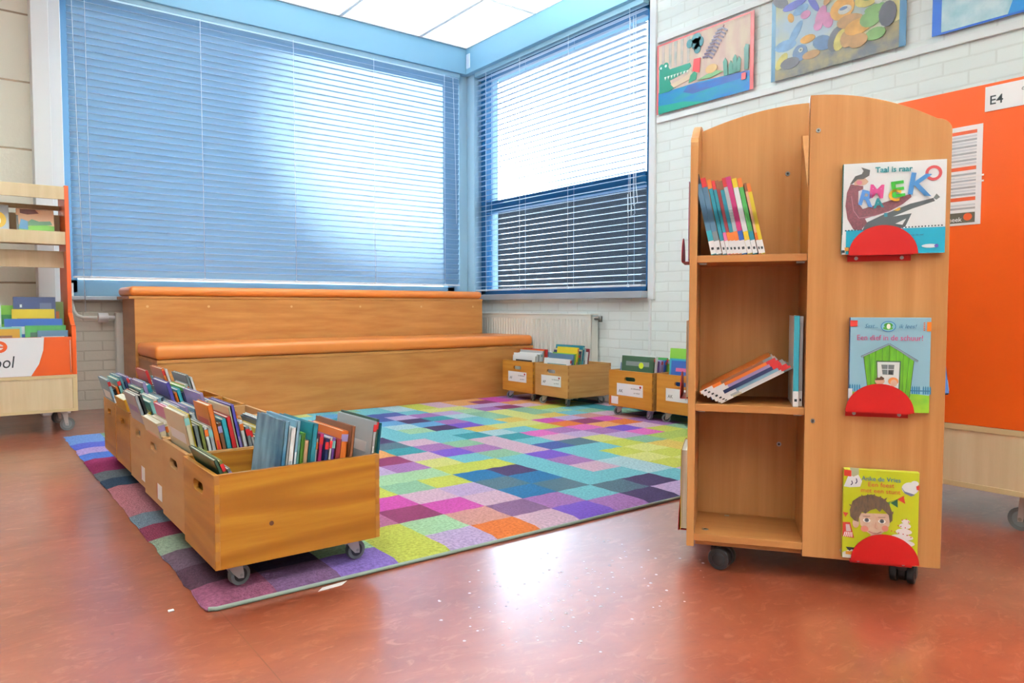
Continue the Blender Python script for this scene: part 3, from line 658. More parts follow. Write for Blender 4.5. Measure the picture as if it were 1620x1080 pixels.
fill(c6, 0, L, W, H, 'the crate closest to the benches', [
    (.058, -16, [(.010, .30, .22, 'light blue', 'white'), (.008, .26, .2, 'black', 'purple'), (.010, .27, .2, 'orange', 'peach'), (.012, .30, .22, 'aqua', 'green'), (.010, .31, .22, 'slate blue', 'grey'), (.009, .29, .2, 'navy blue', 'blue'), (.009, .31, .22, 'lilac', 'pink'), (.010, .30, .2, 'lilac', 'white')]),
    (None, -16, rnd_books(5, mixc, .25, .30) + [(.010, .33, .2, 'red', 'brown')] + rnd_books(5, mixc, .27, .31) + [(.011, .32, .2, 'red', 'white')])], G1)

# crates by the right wall (end boards facing into the room)
G2 = 'books in the crates by the radiator wall'
def rcrate(y_right, where_label, fill_where, sign, m_s, m_e, groups, small=None, x=3.07, rz=0, W=.335):
    loc = (x, y_right, .0085)
    crate(where_label, loc, rz, .383, W, H, m_s, m_e, sign=sign, small=small, group='wheeled book crates', ctyre=M_hub, cang=(1.2, -.3, 2.4, .5))
    fill(loc, rz, .383, W, H, fill_where, groups, G2, 'front')
rcrate(3.80, 'orange pine book crate marked AF, tucked against the low bench', 'the AF crate against the bench', 'AF', M_crate_o, M_crate_o, [
    (.03, 4, [(.008, .235, .25, 'white', 'black'), (.010, .25, .26, 'white', 'pale grey'), (.009, .245, .26, 'pale grey', 'white'), (.012, .25, .24, 'white', 'cream'), (.010, .255, .24, 'white', 'black')]),
    (None, 6, [(.012, .27, .25, 'pale grey', 'orange'), (.010, .275, .26, 'orange', 'red'), (.012, .28, .26, 'red', 'orange')] + rnd_books(5, mixc, .22, .27))], W=.34)
rcrate(3.445, 'light pine book crate marked AP, in front of the radiator', 'the AP crate by the radiator', 'AP', M_crate, M_crate, [
    (.02, 5, [(.010, .235, .26, 'white', 'teal'), (.010, .23, .24, 'teal', 'white')]),
    (None, 8, [(.010, .265, .24, 'slate blue', 'lilac'), (.008, .27, .22, 'lime green', 'yellow'), (.012, .31, .2, 'yellow', 'violet'), (.011, .27, .26, 'green', 'navy blue'), (.012, .285, .26, 'navy blue', 'turquoise'), (.010, .295, .27, 'cream', 'lime green')]),
    (None, 8, [(.014, .32, .27, 'teal', 'turquoise'), (.010, .30, .27, 'pale grey', 'black'), (.012, .28, .28, 'white', 'black'), (.011, .30, .28, 'dark red', 'brown')])], W=.33)
rcrate(2.755, 'light pine book crate marked AK with a second small sticker below', 'the AK crate with two stickers', 'AK', M_crate, M_crate_o, [
    (.025, 5, [(.008, .285, .25, 'dark green', 'grey'), (.012, .29, .27, 'white', 'pale grey'), (.010, .24, .28, 'blue', 'red'), (.011, .26, .22, 'purple', 'pink')]),
    (None, 7, rnd_books(5, ['cream', 'blue', 'lilac', 'green', 'black'], .24, .28) + [(.013, .27, .24, 'lime green', 'green')])], small=(.262, .012), W=.34, x=3.085)
rcrate(2.395, 'orange pine book crate marked AK, half hidden behind the tall book trolley', 'the AK crate behind the trolley', 'AK', M_crate_o, M_crate_o, [
    (.02, 5, [(.010, .275, .24, 'blue', 'pink'), (.011, .285, .26, 'turquoise', 'blue'), (.010, .26, .25, 'lime green', 'yellow'), (.016, .34, .30, 'lime green', 'olive')]),
    (None, 6, rnd_books(6, mixc, .24, .28))], W=.34, x=3.10)

# ------------------------------------------------------------------ the tall pinwheel book trolley
TU, TV = Vector((.586, -.81, 0)), Vector((.81, .586, 0))
tloc = TU * .178 + TV * 2.10; trz = math.atan2(-.81, .586)
tr = thing('book_trolley', 'tall beech book trolley with curved tops, open shelves and red book holders', 'book trolley', (tloc.x, tloc.y, 0), trz)
TT = Matrix.Translation(tloc) @ Matrix.Rotation(trz, 4, 'Z')
Hs = .2785; th = .018; zB = .062
def rot4(k): return Matrix.Rotation(k * math.pi / 2, 4, 'Z')
# front face is y=-Hs.  panel from x=-.013 to Hs ; bay from -Hs to -.013
PX0 = -.012
def arc_top(x0, z0_, x1, z1, cr, n=18):
    """outline points from inner top (x0,z0_) over a falling arc to the outer corner (x1,z1)"""
    pts = []
    for i in range(n):
        t = i / (n - 1); x = x0 + (x1 - cr - x0) * t
        pts.append((x, z0_ - (z0_ - z1 - cr) * (t ** 2.1)))
    zc = pts[-1][1]
    for i in range(1, 6):
        a = R_(90 - 18 * i) ; pts.append((x1 - cr + cr * math.cos(a), zc - cr * .9 + cr * .9 * math.sin(a)))
    return pts
for k in range(4):
    M4 = rot4(k)
    outer = [(PX0, zB), (Hs, zB)] + list(reversed(arc_top(PX0, 1.136, Hs, 1.035, .03)))
    o = MB().plate(outer, [], lambda a, b, q: M4 @ Vector((a, -Hs + q, b)), 0, th).build('face_panel', M_beech, tr, .0015)
    # inner edge strip, pale laminate
    MB().add([tuple(M4 @ Vector(p)) for p in [(PX0 - .0006, -Hs, .3), (PX0 - .0006, -Hs + th, .3), (PX0 - .0006, -Hs + th, 1.134), (PX0 - .0006, -Hs, 1.134)]], [(0, 1, 2, 3)]).build('edge_strip', M_beechedge, o)
    for (a, b) in ((.006, 1.055), (.006, .385), (.075, .085)):
        MB().cyl(M4 @ Vector((a, -Hs - .0012, b)), M4 @ Vector((a, -Hs + .002, b)), .0052, 14).cyl(M4 @ Vector((a, -Hs - .0016, b)), M4 @ Vector((a, -Hs - .0010, b)), .0024, 6, 1).build('screw', [M_chrome, M_black], tr)
    # partition closing the bay on the right (behind the panel edge), back of the bay
    d = .205
    MB().plate([(-Hs + th, zB + .02), (-Hs + d, zB + .02), (-Hs + d, 1.09), (-Hs + th + .0, .92)], [], lambda a, b, q: M4 @ Vector((PX0 + q, a, b)), .0, th).build('partition', M_beech, tr, .001)
    bk = [(-Hs + th, zB + .02), (PX0 + th, zB + .02), (PX0 + th, 1.172)] + [(PX0 + th + (-Hs + th - PX0 - th) * (i / 14), 1.172 - .055 * (i / 14) ** 1.9) for i in range(1, 15)]
    MB().plate(bk, [], lambda a, b, q: M4 @ Vector((a, -Hs + d + q, b)), 0, .014).build('bay_back', M_beech, tr, .001)
    for zt in (.094, .414, .775):
        MB().box(-Hs + th if zt < .2 else -Hs + th, PX0, -Hs + (.004 if zt > .1 else .001), -Hs + d, zt - .017, zt, 0, M4).build('shelf', M_beechf, tr, .001)
    if k == 0:
        for (a, c, b, dr) in ((-.045, -Hs + d - .001, .995, 1), (-.055, -Hs + d - .001, .29, 1)):
            MB().cyl((a, c - .001, b), (a, c + .002, b), .006, 14).cyl((a, c - .0016, b), (a, c - .001, b), .003, 6, 1).build('screw', [M_chrome, M_black], tr)
        MB().cyl((-.235, -.235, .0935), (-.235, -.235, .0955), .008, 16).cyl((-.235, -.235, .0955), (-.235, -.235, .0958), .004, 6, 1).build('screw', [M_chrome, M_black], tr)
        MB().box(-.19, -.178, -.10, -.092, .094, .0955).build('shelf_pin', M_chrome, tr)
        for zt in (.758, .397):
            for xs in (-Hs + th + .004, PX0 - .022): MB().box(xs, xs + .018, -Hs + .02, -Hs + .032, zt - .004, zt).build('shelf_pin', M_chrome, tr)
MB().box(-Hs + .02, Hs - .02, -Hs + .02, Hs - .02, zB + .0, zB + .02).build('base_board', M_beechf, tr, .001)
# round top post
MB().cyl((0, 0, .1), (0, 0, 1.13), .03, 20).build('core_post', M_white, tr)
def twin_caster(x, y, ang):
    T = Matrix.Translation((x, y, 0)) @ Matrix.Rotation(ang, 4, 'Z')
    c = MB().cyl(T @ Vector((0, 0, .05)), T @ Vector((0, 0, .064)), .010, 12).cyl(T @ Vector((.012, -.008, .028)), T @ Vector((.012, .008, .028)), .024, 20).box(-.014, .020, -.012, .012, .034, .052, 0, T)
    c = c.build('caster', M_black, tr, .002)
    for s in (-1, 1):
        MB().cyl(T @ Vector((.012, s * .010, .027)), T @ Vector((.012, s * .026, .027)), .027, 28).cyl(T @ Vector((.012, s * .026, .027)), T @ Vector((.012, s * .029, .027)), .019, 20, 0, .012).build('wheel', M_black, c, .003, 3)
twin_caster(-.205, -.225, R_(-20)); twin_caster(.215, -.215, R_(70)); twin_caster(.21, .21, R_(30)); twin_caster(-.21, .21, R_(100))

# red book holders
def holder(k, uc, zb_, name='book_holder', strip=.13, lift=0, sc_off=.006):
    M4 = rot4(k); y = -Hs
    o = MB()
    f = lambda a, b, q: M4 @ Vector((a, y - q, b))
    o.plate([(uc - strip / 2, zb_ - .014), (uc + strip / 2, zb_ - .014), (uc + strip / 2, zb_ + .004), (uc - strip / 2, zb_ + .004)], [], f, 0, .0015)
    o.box(uc - strip / 2, uc + strip / 2, y - .026, y, zb_ - .0015, zb_, 0, M4)
    R = .070
    o.plate(circ(uc + sc_off, zb_ + .0, R, R * .92, 0, 180, 30), [], f, .0245, .026)
    h = o.build('book_holder', M_redh, tr)
    for s in (-1, 1): MB().cyl(M4 @ Vector((uc + s * strip * .36, y - .003, zb_ - .007)), M4 @ Vector((uc + s * strip * .36, y - .0012, zb_ - .007)), .004, 12).build('screw', M_chrome, h)
    return h
UC = .178
for zb_, uc, so in ((.768, .3155 - UC, .004), (.414, .318 - UC, .002), (.073, .334 - UC, .004)):
    holder(0, uc, zb_, sc_off=so)
    holder(3, -.04 + uc, zb_)
# ------------------------------------------------------------------ flat artwork helper
class Art:
    def __init__(s, fn): s.mb = MB(); s.mats = []; s.fn = fn; s.k = 0
    def poly(s, pts, m_):
        if m_ not in s.mats: s.mats.append(m_)
        s.k += 1; e = .00008 * s.k
        s.mb.plate(pts, [], s.fn, max(0, e - .0004), e, s.mats.index(m_)); return s
    def ell(s, cx, cy, rx, ry, m_, n=18, ang=0):
        c, q = math.cos(R_(ang)), math.sin(R_(ang))
        return s.poly([(cx + a * c - b * q, cy + a * q + b * c) for a, b in circ(0, 0, rx, ry, n=n)], m_)
    def ring(s, cx, cy, r1, r2, m_):
        if m_ not in s.mats: s.mats.append(m_)
        s.k += 1; e = .00008 * s.k
        s.mb.plate(circ(cx, cy, r1), [circ(cx, cy, r2)], s.fn, 0, e, s.mats.index(m_)); return s
    def line(s, pts, w, m_):
        for (a, b), (c, d) in zip(pts, pts[1:]):
            L = math.hypot(c - a, d - b) or 1; nx_, ny_ = -(d - b) / L * w / 2, (c - a) / L * w / 2
            s.poly([(a + nx_, b + ny_), (a - nx_, b - ny_), (c - nx_, d - ny_), (c + nx_, d + ny_)], m_); s.k -= 1
        s.k += 1; return s
    def build(s, name, parent): return s.mb.build(name, s.mats, parent)
def ac(*c): return cm(c, .4)

def cover_book(label, u0, u1, z0, z1, t, col, spine):
    """a book standing in a red holder on the front face"""
    o = MB(); a, b = u0 - UC, u1 - UC; y = -Hs - .0045
    w = b - a; h = z1 - z0; e = .002
    o.box(a, b, y - t, y - t + e, z0, z1); o.box(a, b, y - e, y, z0, z1); o.box(a, a + e, y - t, y, z0, z1, 1)
    ob = o.build('picture_book', [col, spine], None, .0008); ob.matrix_world = TT
    tag(ob, label, 'book', 'books facing out on the trolley')
    MB().box(a + e, b - .003, y - t + e, y - e, z0 + .003, z1 - .003).build('pages', M_page, ob)
    fn = lambda p, q, d: (a + p, y - t - d, z0 + q)
    TM = lambda p, q, d=.0022: Matrix.Translation((a + p, y - t - d, z0 + q)) @ Matrix.Rotation(math.pi / 2, 4, 'X')
    return ob, w, h, Art(fn), TM, (a, y, z0, t)

# book 1: man with letters
ob, w, h, A, TM, _ = cover_book('white picture book with a man hugging big letters, in the top red holder', .236, .443, .7695, .972, .014, cm((236, 238, 240), .25), cm((30, 150, 150)))
S = lambda X, Y: ((X - 125) / 870 * w, (885 - Y) / 755 * h)
P = lambda *q: [S(a, b) for a, b in q]
A.poly(P((160, 885), (995, 885), (995, 675), (160, 685)), ac(0, 168, 200))
for i in range(31): A.poly(P((150 + i * 27, 692 - i * .8), (163 + i * 27, 692 - i * .8), (163 + i * 27, 681 - i * .8), (150 + i * 27, 681 - i * .8)), ac(20, 60, 80)); A.k -= 1
A.k += 1
brownc = mat('collage_maroon', (132, 62, 74), .5, noise=((96, 44, 54), 260, (1, 1, 1)))
grey_t = ac(74, 78, 82)
A.poly(P((300, 690), (330, 625), (480, 560), (700, 480), (890, 440), (905, 465), (720, 520), (560, 580), (715, 558), (665, 665), (600, 690)), grey_t)
A.poly(P((580, 640), (670, 600), (640, 650)), ac(236, 238, 240))
A.poly(P((190, 300), (300, 320), (300, 345), (260, 360), (260, 460), (300, 510), (560, 440), (700, 400), (710, 425), (640, 480), (520, 540), (320, 590), (340, 625), (290, 685), (225, 680), (170, 590), (150, 480), (160, 370)), brownc)
A.line(P((200, 400), (220, 520), (270, 585), (400, 570), (540, 530)), .0012, ac(200, 150, 160))
A.poly(P((225, 310), (215, 260), (260, 245), (320, 258), (345, 285), (325, 305), (300, 312)), ac(224, 178, 150)); A.ell(*S(265, 290), .006, .005, ac(230, 130, 150))
A.poly(P((185, 300), (230, 235), (285, 220), (300, 195), (280, 165), (355, 190), (350, 235), (300, 262), (250, 262), (205, 298)), ac(84, 78, 78))
A.poly(P((890, 440), (915, 405), (945, 435), (915, 455)), ac(130, 132, 130))
A.poly(P((560, 530), (615, 505), (620, 525), (600, 535)), ac(230, 170, 30)); A.poly(P((482, 550), (512, 548), (512, 580), (485, 580)), ac(40, 130, 150))
A.ring(*S(888, 238), .0165, .0105, ac(190, 60, 66))
A.poly(P((125, 720), (150, 725), (152, 850), (122, 850)), ac(238, 238, 240)); A.poly(P((122, 850), (150, 850), (152, 872), (122, 872)), ac(30, 40, 50)); A.poly(P((150, 828), (187, 826), (187, 858), (152, 858)), ac(236, 160, 60))
A.poly(circ(*S(872, 828), .0165, .0042), ac(230, 240, 248)); A.ell(*S(925, 828), .004, .004, ac(90, 70, 160))
A.build('cover_picture', ob)
text('cover_title', 'Taal is raar', .0165, ac(24, 132, 140), TM(*S(555, 195)), ob, bold=.0004)
def letter(ch, X, Y, size, col, rot=0, sx=1.):
    text('cover_letter', ch, size, col, TM(*S(X, Y), .003) @ Matrix.Rotation(R_(rot), 4, 'Z'), ob, sx=sx, bold=.0012, ex=.0003)
letter('M', 415, 375, .040, ac(226, 80, 150), -4); letter('E', 590, 365, .048, ac(40, 170, 30), 6, 1.2); letter('K', 770, 335, .066, ac(70, 140, 205), -8, 1.1)
letter('R', 325, 430, .046, ac(90, 150, 225), -14, 1.1); letter('A', 430, 470, .028, ac(40, 140, 150), 6); letter('C', 565, 410, .034, ac(242, 180, 30), -10)
text('cover_small_text', 'van der taal', .005, ac(30, 60, 90), TM(*S(765, 735)), ob); text('publisher_mark', 'zwijsen', .005, ac(230, 90, 60), TM(*S(855, 828), .003), ob) if False else None

# book 2: green shed
ob, w, h, A, TM, _ = cover_book('light blue picture book with a green shed, in the middle red holder', .257, .421, .4155, .627, .013, cm((162, 206, 226), .25), cm((50, 80, 150)))
S = lambda X, Y: ((X - 130) / 670 * w, (925 - Y) / 800 * h)
P = lambda *q: [S(a, b) for a, b in q]
A.poly(P((130, 925), (800, 925), (800, 780), (700, 768), (560, 770), (130, 760)), mat('cover_grass', (128, 186, 50), .4, noise=((160, 206, 40), 30, (1, 1, 1))))
for i in range(9):
    X = 655 + i * 18
    if i != 4: A.poly(P((X, 768), (X + 13, 768), (X + 12, 712), (X + 6, 697), (X, 712)), ac(30, 120, 160)); A.k -= 1
for i in range(5): A.poly(P((135 + i * 20, 760), (148 + i * 20, 760), (147 + i * 20, 708), (141 + i * 20, 695), (135 + i * 20, 708)), ac(30, 120, 160)); A.k -= 1
A.k += 1; A.poly(P((645, 745), (800, 745), (800, 735), (645, 735)), ac(30, 110, 150))
A.poly(P((250, 455), (462, 352), (668, 490), (640, 800), (300, 800)), mat('shed_green', (112, 182, 30), .4, noise=((86, 156, 24), 60, (3, 3, .4))))
for xa, xb, ya in ((300, 318, 440), (350, 352, 412), (408, 405, 385), (465, 465, 360), (522, 530, 395), (580, 578, 430), (628, 605, 465)): A.line(P((xa, ya), (xb, 760)), .0008, ac(24, 60, 20)); A.k -= 1
A.line(P((250, 455), (300, 800)), .0011, ac(20, 40, 20)); A.line(P((668, 490), (638, 800)), .0011, ac(20, 40, 20))
A.line(P((230, 462), (462, 350), (700, 492)), .0042, ac(40, 50, 60)); A.line(P((232, 462), (462, 350), (698, 492)), .003, ac(150, 166, 180))
A.poly(P((356, 492), (562, 492), (556, 760), (370, 760)), ac(44, 70, 60)); A.poly(P((366, 502), (552, 502), (545, 760), (376, 760)), ac(226, 232, 230))
A.poly(P((400, 525), (508, 525), (502, 612), (412, 608)), ac(110, 114, 116)); A.poly(P((462, 572), (498, 572), (495, 604), (462, 602)), ac(30, 32, 34)); A.line(P((455, 525), (455, 608)), .0012, ac(230, 230, 230)); A.line(P((405, 565), (504, 565)), .0012, ac(230, 230, 230))
A.ell(*S(390, 665), .010, .008, ac(240, 190, 160)); A.poly(P((350, 660), (365, 632), (385, 640), (400, 622), (428, 640), (420, 655)), ac(96, 56, 30))
A.ell(*S(502, 665), .0105, .009, ac(236, 140, 70)); A.ell(*S(506, 680), .007, .008, ac(240, 196, 170))
A.ell(*S(450, 200), .0155, .012, ac(30, 120, 190)); A.ell(*S(450, 200), .014, .0105, ac(150, 210, 230)); A.ell(*S(450, 190), .009, .0055, ac(70, 160, 60)); A.ell(*S(447, 215), .010, .004, ac(90, 180, 70)); A.ell(*S(452, 200), .004, .006, ac(236, 232, 220))
A.poly(P((130, 150), (192, 150), (192, 202), (130, 202)), ac(214, 50, 40)); A.poly(P((765, 160), (800, 160), (800, 238), (765, 238)), ac(242, 130, 20))
for i in range(5): A.poly(P((738, 165 + i * 15), (750, 165 + i * 15), (750, 174 + i * 15), (738, 174 + i * 15)), ac(226, 110, 70)); A.k -= 1
A.k += 1; A.poly(P((125, 735), (160, 735), (160, 820), (125, 820)), ac(236, 238, 240))
A.build('cover_picture', ob)
text('series_title', 'Ssst...', .0125, ac(50, 110, 150), TM(*S(308, 198)), ob, shear=.3); text('series_title', 'ik lees!', .0125, ac(50, 110, 150), TM(*S(606, 200)), ob, shear=.3)
text('cover_title', 'Een dief in de schuur!', .0172, ac(206, 80, 130), TM(*S(463, 298)), ob, sx=.90, bold=.0001)
text('author_line', 'Bies van Ede\nen Mies Strelitski', .005, ac(50, 110, 140), TM(*S(630, 368)), ob) if False else None

# book 3: boy at a party
ob, w, h, A, TM, _ = cover_book('yellow picture book with a boy and a party cake, in the lowest red holder', .250, .406, .0745, .281, .013, cm((212, 214, 36), .25), cm((222, 214, 60)))
S = lambda X, Y: ((X - 110) / 590 * w, (800 - Y) / 700 * h)
P = lambda *q: [S(a, b) for a, b in q]
white = ac(232, 232, 232); red = ac(206, 50, 30)
A.poly(P((115, 800), (115, 760), (235, 705), (230, 800)), ac(226, 222, 210)); A.poly(P((140, 748), (210, 745), (210, 775), (140, 772)), ac(230, 150, 40)); A.poly(P((140, 715), (225, 715), (210, 745), (190, 730), (170, 745), (150, 728)), ac(40, 36, 36))
A.poly(P((115, 240), (150, 150), (220, 130), (258, 190), (245, 235), (160, 245)), white); A.poly(P((160, 90), (230, 92), (232, 140), (190, 160), (165, 150)), ac(190, 188, 150)); A.poly(P((115, 110), (172, 112), (172, 160), (115, 156)), red)
A.line(P((176, 192), (183, 212), (170, 226)), .002, ac(60, 40, 90)); A.line(P((212, 172), (218, 198), (206, 214)), .002, ac(60, 40, 90))
A.ell(*S(630, 225), .017, .014, white); A.ell(*S(665, 185), .008, .006, white); A.poly(P((560, 215), (590, 250), (670, 270), (640, 285), (590, 265)), ac(120, 120, 150)); A.poly(P((675, 205), (700, 195), (700, 235), (680, 232)), red)
A.line(P((440, 350), (520, 322), (590, 285)), .0008, ac(60, 90, 60))
A.poly(P((440, 352), (478, 340), (475, 395)), ac(40, 140, 50)); A.poly(P((482, 345), (536, 316), (540, 378)), ac(20, 96, 60)); A.poly(P((536, 314), (582, 284), (596, 345)), red); A.poly(P((112, 442), (155, 445), (132, 480)), red)
A.poly(P((112, 520), (170, 518), (205, 640), (112, 632)), red); A.poly(P((135, 535), (165, 535), (180, 590), (140, 590)), ac(226, 200, 200))
for i in range(5): A.poly(P((118 + i * 16, 632), (126 + i * 16, 632), (136 + i * 13, 595), (128 + i * 13, 595)), white); A.k -= 1
A.k += 1
for cx_, cy_, rx_, ry_ in ((580, 650, 95, 26), (575, 605, 88, 24), (590, 560, 62, 24), (598, 515, 45, 22), (602, 480, 32, 16)): A.poly([S(cx_ + a, cy_ + b) for a, b in circ(0, 0, rx_, ry_)], ac(236, 226, 222))
for (x_, y_) in ((495, 560), (520, 565), (550, 572), (585, 578), (615, 585), (645, 598), (545, 515), (565, 520), (600, 528), (630, 538), (575, 470), (605, 462), (625, 482)): A.ell(*S(x_, y_), .0014, .0014, red, 8); A.k -= 1
A.k += 1
skin = mat('cover_skin', (232, 196, 168), .4, noise=((222, 176, 150), 80, (1, 1, 1))); hair = mat('cover_hair', (110, 80, 54), .5, noise=((70, 50, 36), 300, (1, 1, .3)))
A.poly(P((330, 640), (335, 590), (420, 590), (430, 640)), skin); A.poly(P((215, 720), (240, 670), (330, 620), (430, 620), (470, 720)), ac(206, 170, 150))
A.ell(*S(215, 520), .007, .011, skin)
A.poly(P((235, 440), (480, 430), (478, 520), (440, 570), (395, 605), (350, 608), (300, 580), (250, 530)), skin)
A.poly(P((165, 420), (185, 350), (240, 310), (330, 288), (420, 310), (470, 350), (498, 420), (500, 480), (480, 500), (470, 440), (420, 395), (400, 420), (370, 395), (330, 410), (290, 440), (262, 430), (240, 470), (235, 510), (200, 500), (170, 470)), hair)
for (x_, y_, dx, dy) in ((270, 306, -18, -12), (310, 300, -8, -16), (350, 298, 6, -16), (390, 306, 20, -12), (180, 380, -22, -6), (490, 420, 16, -14), (430, 320, 26, -16)): A.poly(P((x_ - 14, y_ + 8), (x_ + 14, y_ + 8), (x_ + dx, y_ + dy)), hair); A.k -= 1
A.k += 1
A.ell(*S(285, 560), .008, .007, ac(234, 140, 120)); A.ell(*S(445, 545), .007, .007, ac(234, 140, 120))
for ex_ in (300, 418):
    A.ell(*S(ex_, 492), .0078, .0048, ac(236, 232, 228)); A.ell(*S(ex_, 490), .0046, .0046, ac(76, 80, 92)); A.ell(*S(ex_, 490), .002, .002, ac(20, 20, 24)); A.line(P((ex_ - 30, 462), (ex_ + 26, 458)), .0012, ac(120, 84, 60))
A.line(P((372, 500), (366, 545), (384, 552)), .0011, ac(200, 140, 116)); A.line(P((315, 575), (350, 588), (385, 588), (415, 572)), .0014, ac(180, 80, 76))
A.build('cover_picture', ob)
text('author_name', 'Anke de Vries', .0145, ac(24, 110, 150), TM(*S(405, 168)), ob, sx=.97); text('cover_title', 'Een feest', .0148, ac(220, 80, 40), TM(*S(405, 212)), ob); text('cover_title', 'met een stunt', .0145, ac(220, 80, 40), TM(*S(402, 260)), ob)

# books in the holders on the left face (seen edge-on)
ML = TT @ rot4(3)
for lab, uc, zz, w_, h_, t_, col, c2 in (('red-edged thin book in the top holder on the window side of the trolley', .10, .7695, .16, .20, .006, 'pink', 'white'),
                                 ('thin peach book in the middle holder on the window side of the trolley', .10, .4155, .16, .20, .008, 'peach', 'white'),
                                 ('thick yellow book in the lowest holder on the window side of the trolley', .10, .0745, .17, .21, .018, 'yellow', 'cream')):
    o = book('picture_book', lab, 'book', 'books facing out on the trolley', w_, h_, t_, col, c2, lab=False)
    o.matrix_world = ML @ Matrix.Translation((.0 + .02, -Hs - .003 - t_ / 2, zz)) @ Matrix.Rotation(-math.pi / 2, 4, 'Z')
# navy book in the left bay, blue book in the right bay
o = book('picture_book', 'navy blue book jutting out of the left side bay of the trolley', 'book', 'books in the side bays of the trolley', .18, .22, .010, 'slate blue', 'navy blue')
o.matrix_world = ML @ Matrix.Translation((-.15, -Hs - .012, .4145))
o = book('picture_book', 'blue book with a white corner poking out right of the trolley', 'book', 'books in the side bays of the trolley', .19, .13, .012, 'blue', 'white')
o.matrix_world = TT @ rot4(1) @ Matrix.Translation((-.24, -Hs - .016, .4535)) @ Matrix.Rotation(R_(28), 4, 'Y')

# spine-out books in the bays
G3 = 'thin readers on the top trolley shelf'
def spine_book(label, grp, w, h, t, bands, labelz=True):
    """bands: list of (z_from, z_to, colour name) fractions on the spine"""
    b = MB(); ct = .0012; ms = []; nm = [bd[2] for bd in bands]
    for q in nm:
        if cm(COLS[q]) not in ms: ms.append(cm(COLS[q]))
    b.box(-t / 2, -t / 2 + ct, 0, w, 0, h); b.box(t / 2 - ct, t / 2, 0, w, 0, h); b.box(-t / 2, t / 2, 0, ct, 0, h)
    for z0_, z1_, q in bands: b.box(-t / 2 - .0001, t / 2 + .0001, -.0004, 0, h * z0_, h * z1_, ms.index(cm(COLS[q])))
    o = b.build('reader_book', ms); tag(o, label, 'book', grp)
    MB().box(-t / 2 + ct, t / 2 - ct, ct, w - .003, .002, h - .003).build('pages', M_page, o)
    MB().box(-t / 2 - .0002, t / 2 + .0002, -.0007, 0, .002, .034).build('shelf_label', M_paper, o)
    MB().box(-t * .25, t * .25, -.0009, -.0007, .012, .018).build('label_print', M_ink, o)
    return o
rows = [('slate blue', 'turquoise', 'black'), ('slate blue', 'grey', 'red'), ('teal', 'teal', 'orange'), ('teal', 'pink', 'red'), ('dark red', 'orange', 'brown'), ('teal', 'orange', 'brown'), ('pale grey', 'orange', 'red'), ('magenta', 'blue', 'magenta'),
        ('white', 'yellow', 'yellow'), ('green', 'teal', 'orange'), ('peach', 'orange', 'brown'), ('yellow', 'yellow', 'orange')]
x = -.222; a = R_(-12.5)
for i, (ca_, cb_, cc_) in enumerate(rows):
    t = (.012, .012, .0085, .0075, .0075, .0085, .009, .012, .011, .010, .006, .009)[i]; h = (.218, .208, .203, .200, .200, .198, .206, .208, .203, .203, .19, .188)[i] * .91
    o = spine_book('thin %s reader book, %s from the left on the top trolley shelf' % (ca_ if i not in (1, 3, 5) else ca_ + ' and ' + cb_, ORD[i]), G3, .155, h, t, [(0, .3, cb_), (.3, .88, ca_), (.88, 1, cc_), (.42, .6, 'white' if i in (6, 8) else ca_)])
    o.matrix_world = TT @ Matrix.Translation((x, -Hs + .012, .7755 + t / 2 * math.sin(-a) + .0003)) @ Matrix.Rotation(a, 4, 'Y')
    x += t / math.cos(a) + .0006
# fallen stack on the middle shelf: spines outward, lying at a slant
lean = [('brown', 'orange', .0095, .190, 'grey'), ('orange', 'white', .010, .198, 'red'), ('lilac', 'white', .010, .187, 'red'), ('navy blue', 'navy blue', .012, .183, 'red'), ('light blue', 'white', .010, .193, 'red'), ('white', 'pale grey', .007, .200, 'red'), ('white', 'cream', .006, .21, 'grey')]
th_ = R_(61)
dirn = Vector((math.sin(th_), 0, math.cos(th_))); nrm = Vector((-math.cos(th_), 0, math.sin(th_)))
cum = 0
for i in reversed(range(len(lean))):
    ca_, cb_, t, h, cs = lean[i]; t *= .74; h = min(h, .188)
    o = spine_book('%s reader book, %s from the top of the slanting pile in the trolley' % (ca_, ORD[i]), 'slanting readers on the middle trolley shelf', .155, h, t, [(0, .3, cb_), (.3, .88, ca_), (.88, 1, cs)])
    nn = cum + t / 2; q = Vector((-.200, 0, .4150)) + nrm * nn - dirn * (.70 * nn)
    o.matrix_world = TT @ Matrix.Translation((q.x, -Hs + .014 + .002 * i, q.z)) @ Matrix.Rotation(th_, 4, 'Y')
    cum += t + .0003
for i, (col, px, hh, tt, lab) in enumerate((('turquoise', -.031, .215, .012, 'tall turquoise reader standing upright at the right of the middle trolley shelf'), ('pale grey', -.0195, .214, .007, 'thin grey reader squeezed between the turquoise one and the trolley partition'))):
    o = spine_book(lab, 'upright readers on the middle trolley shelf', .16, hh, tt, [(0, .17, 'white'), (.17, 1, col)])
    o.matrix_world = TT @ Matrix.Translation((px, -Hs + .016 + .012 * i, .4148))

# ------------------------------------------------------------------ maple display units
def unit_casters(o, pts, r=.034):
    for x, y, an in pts: caster(o, x, y, .106, r, .022, an, M_tyre, M_hub)
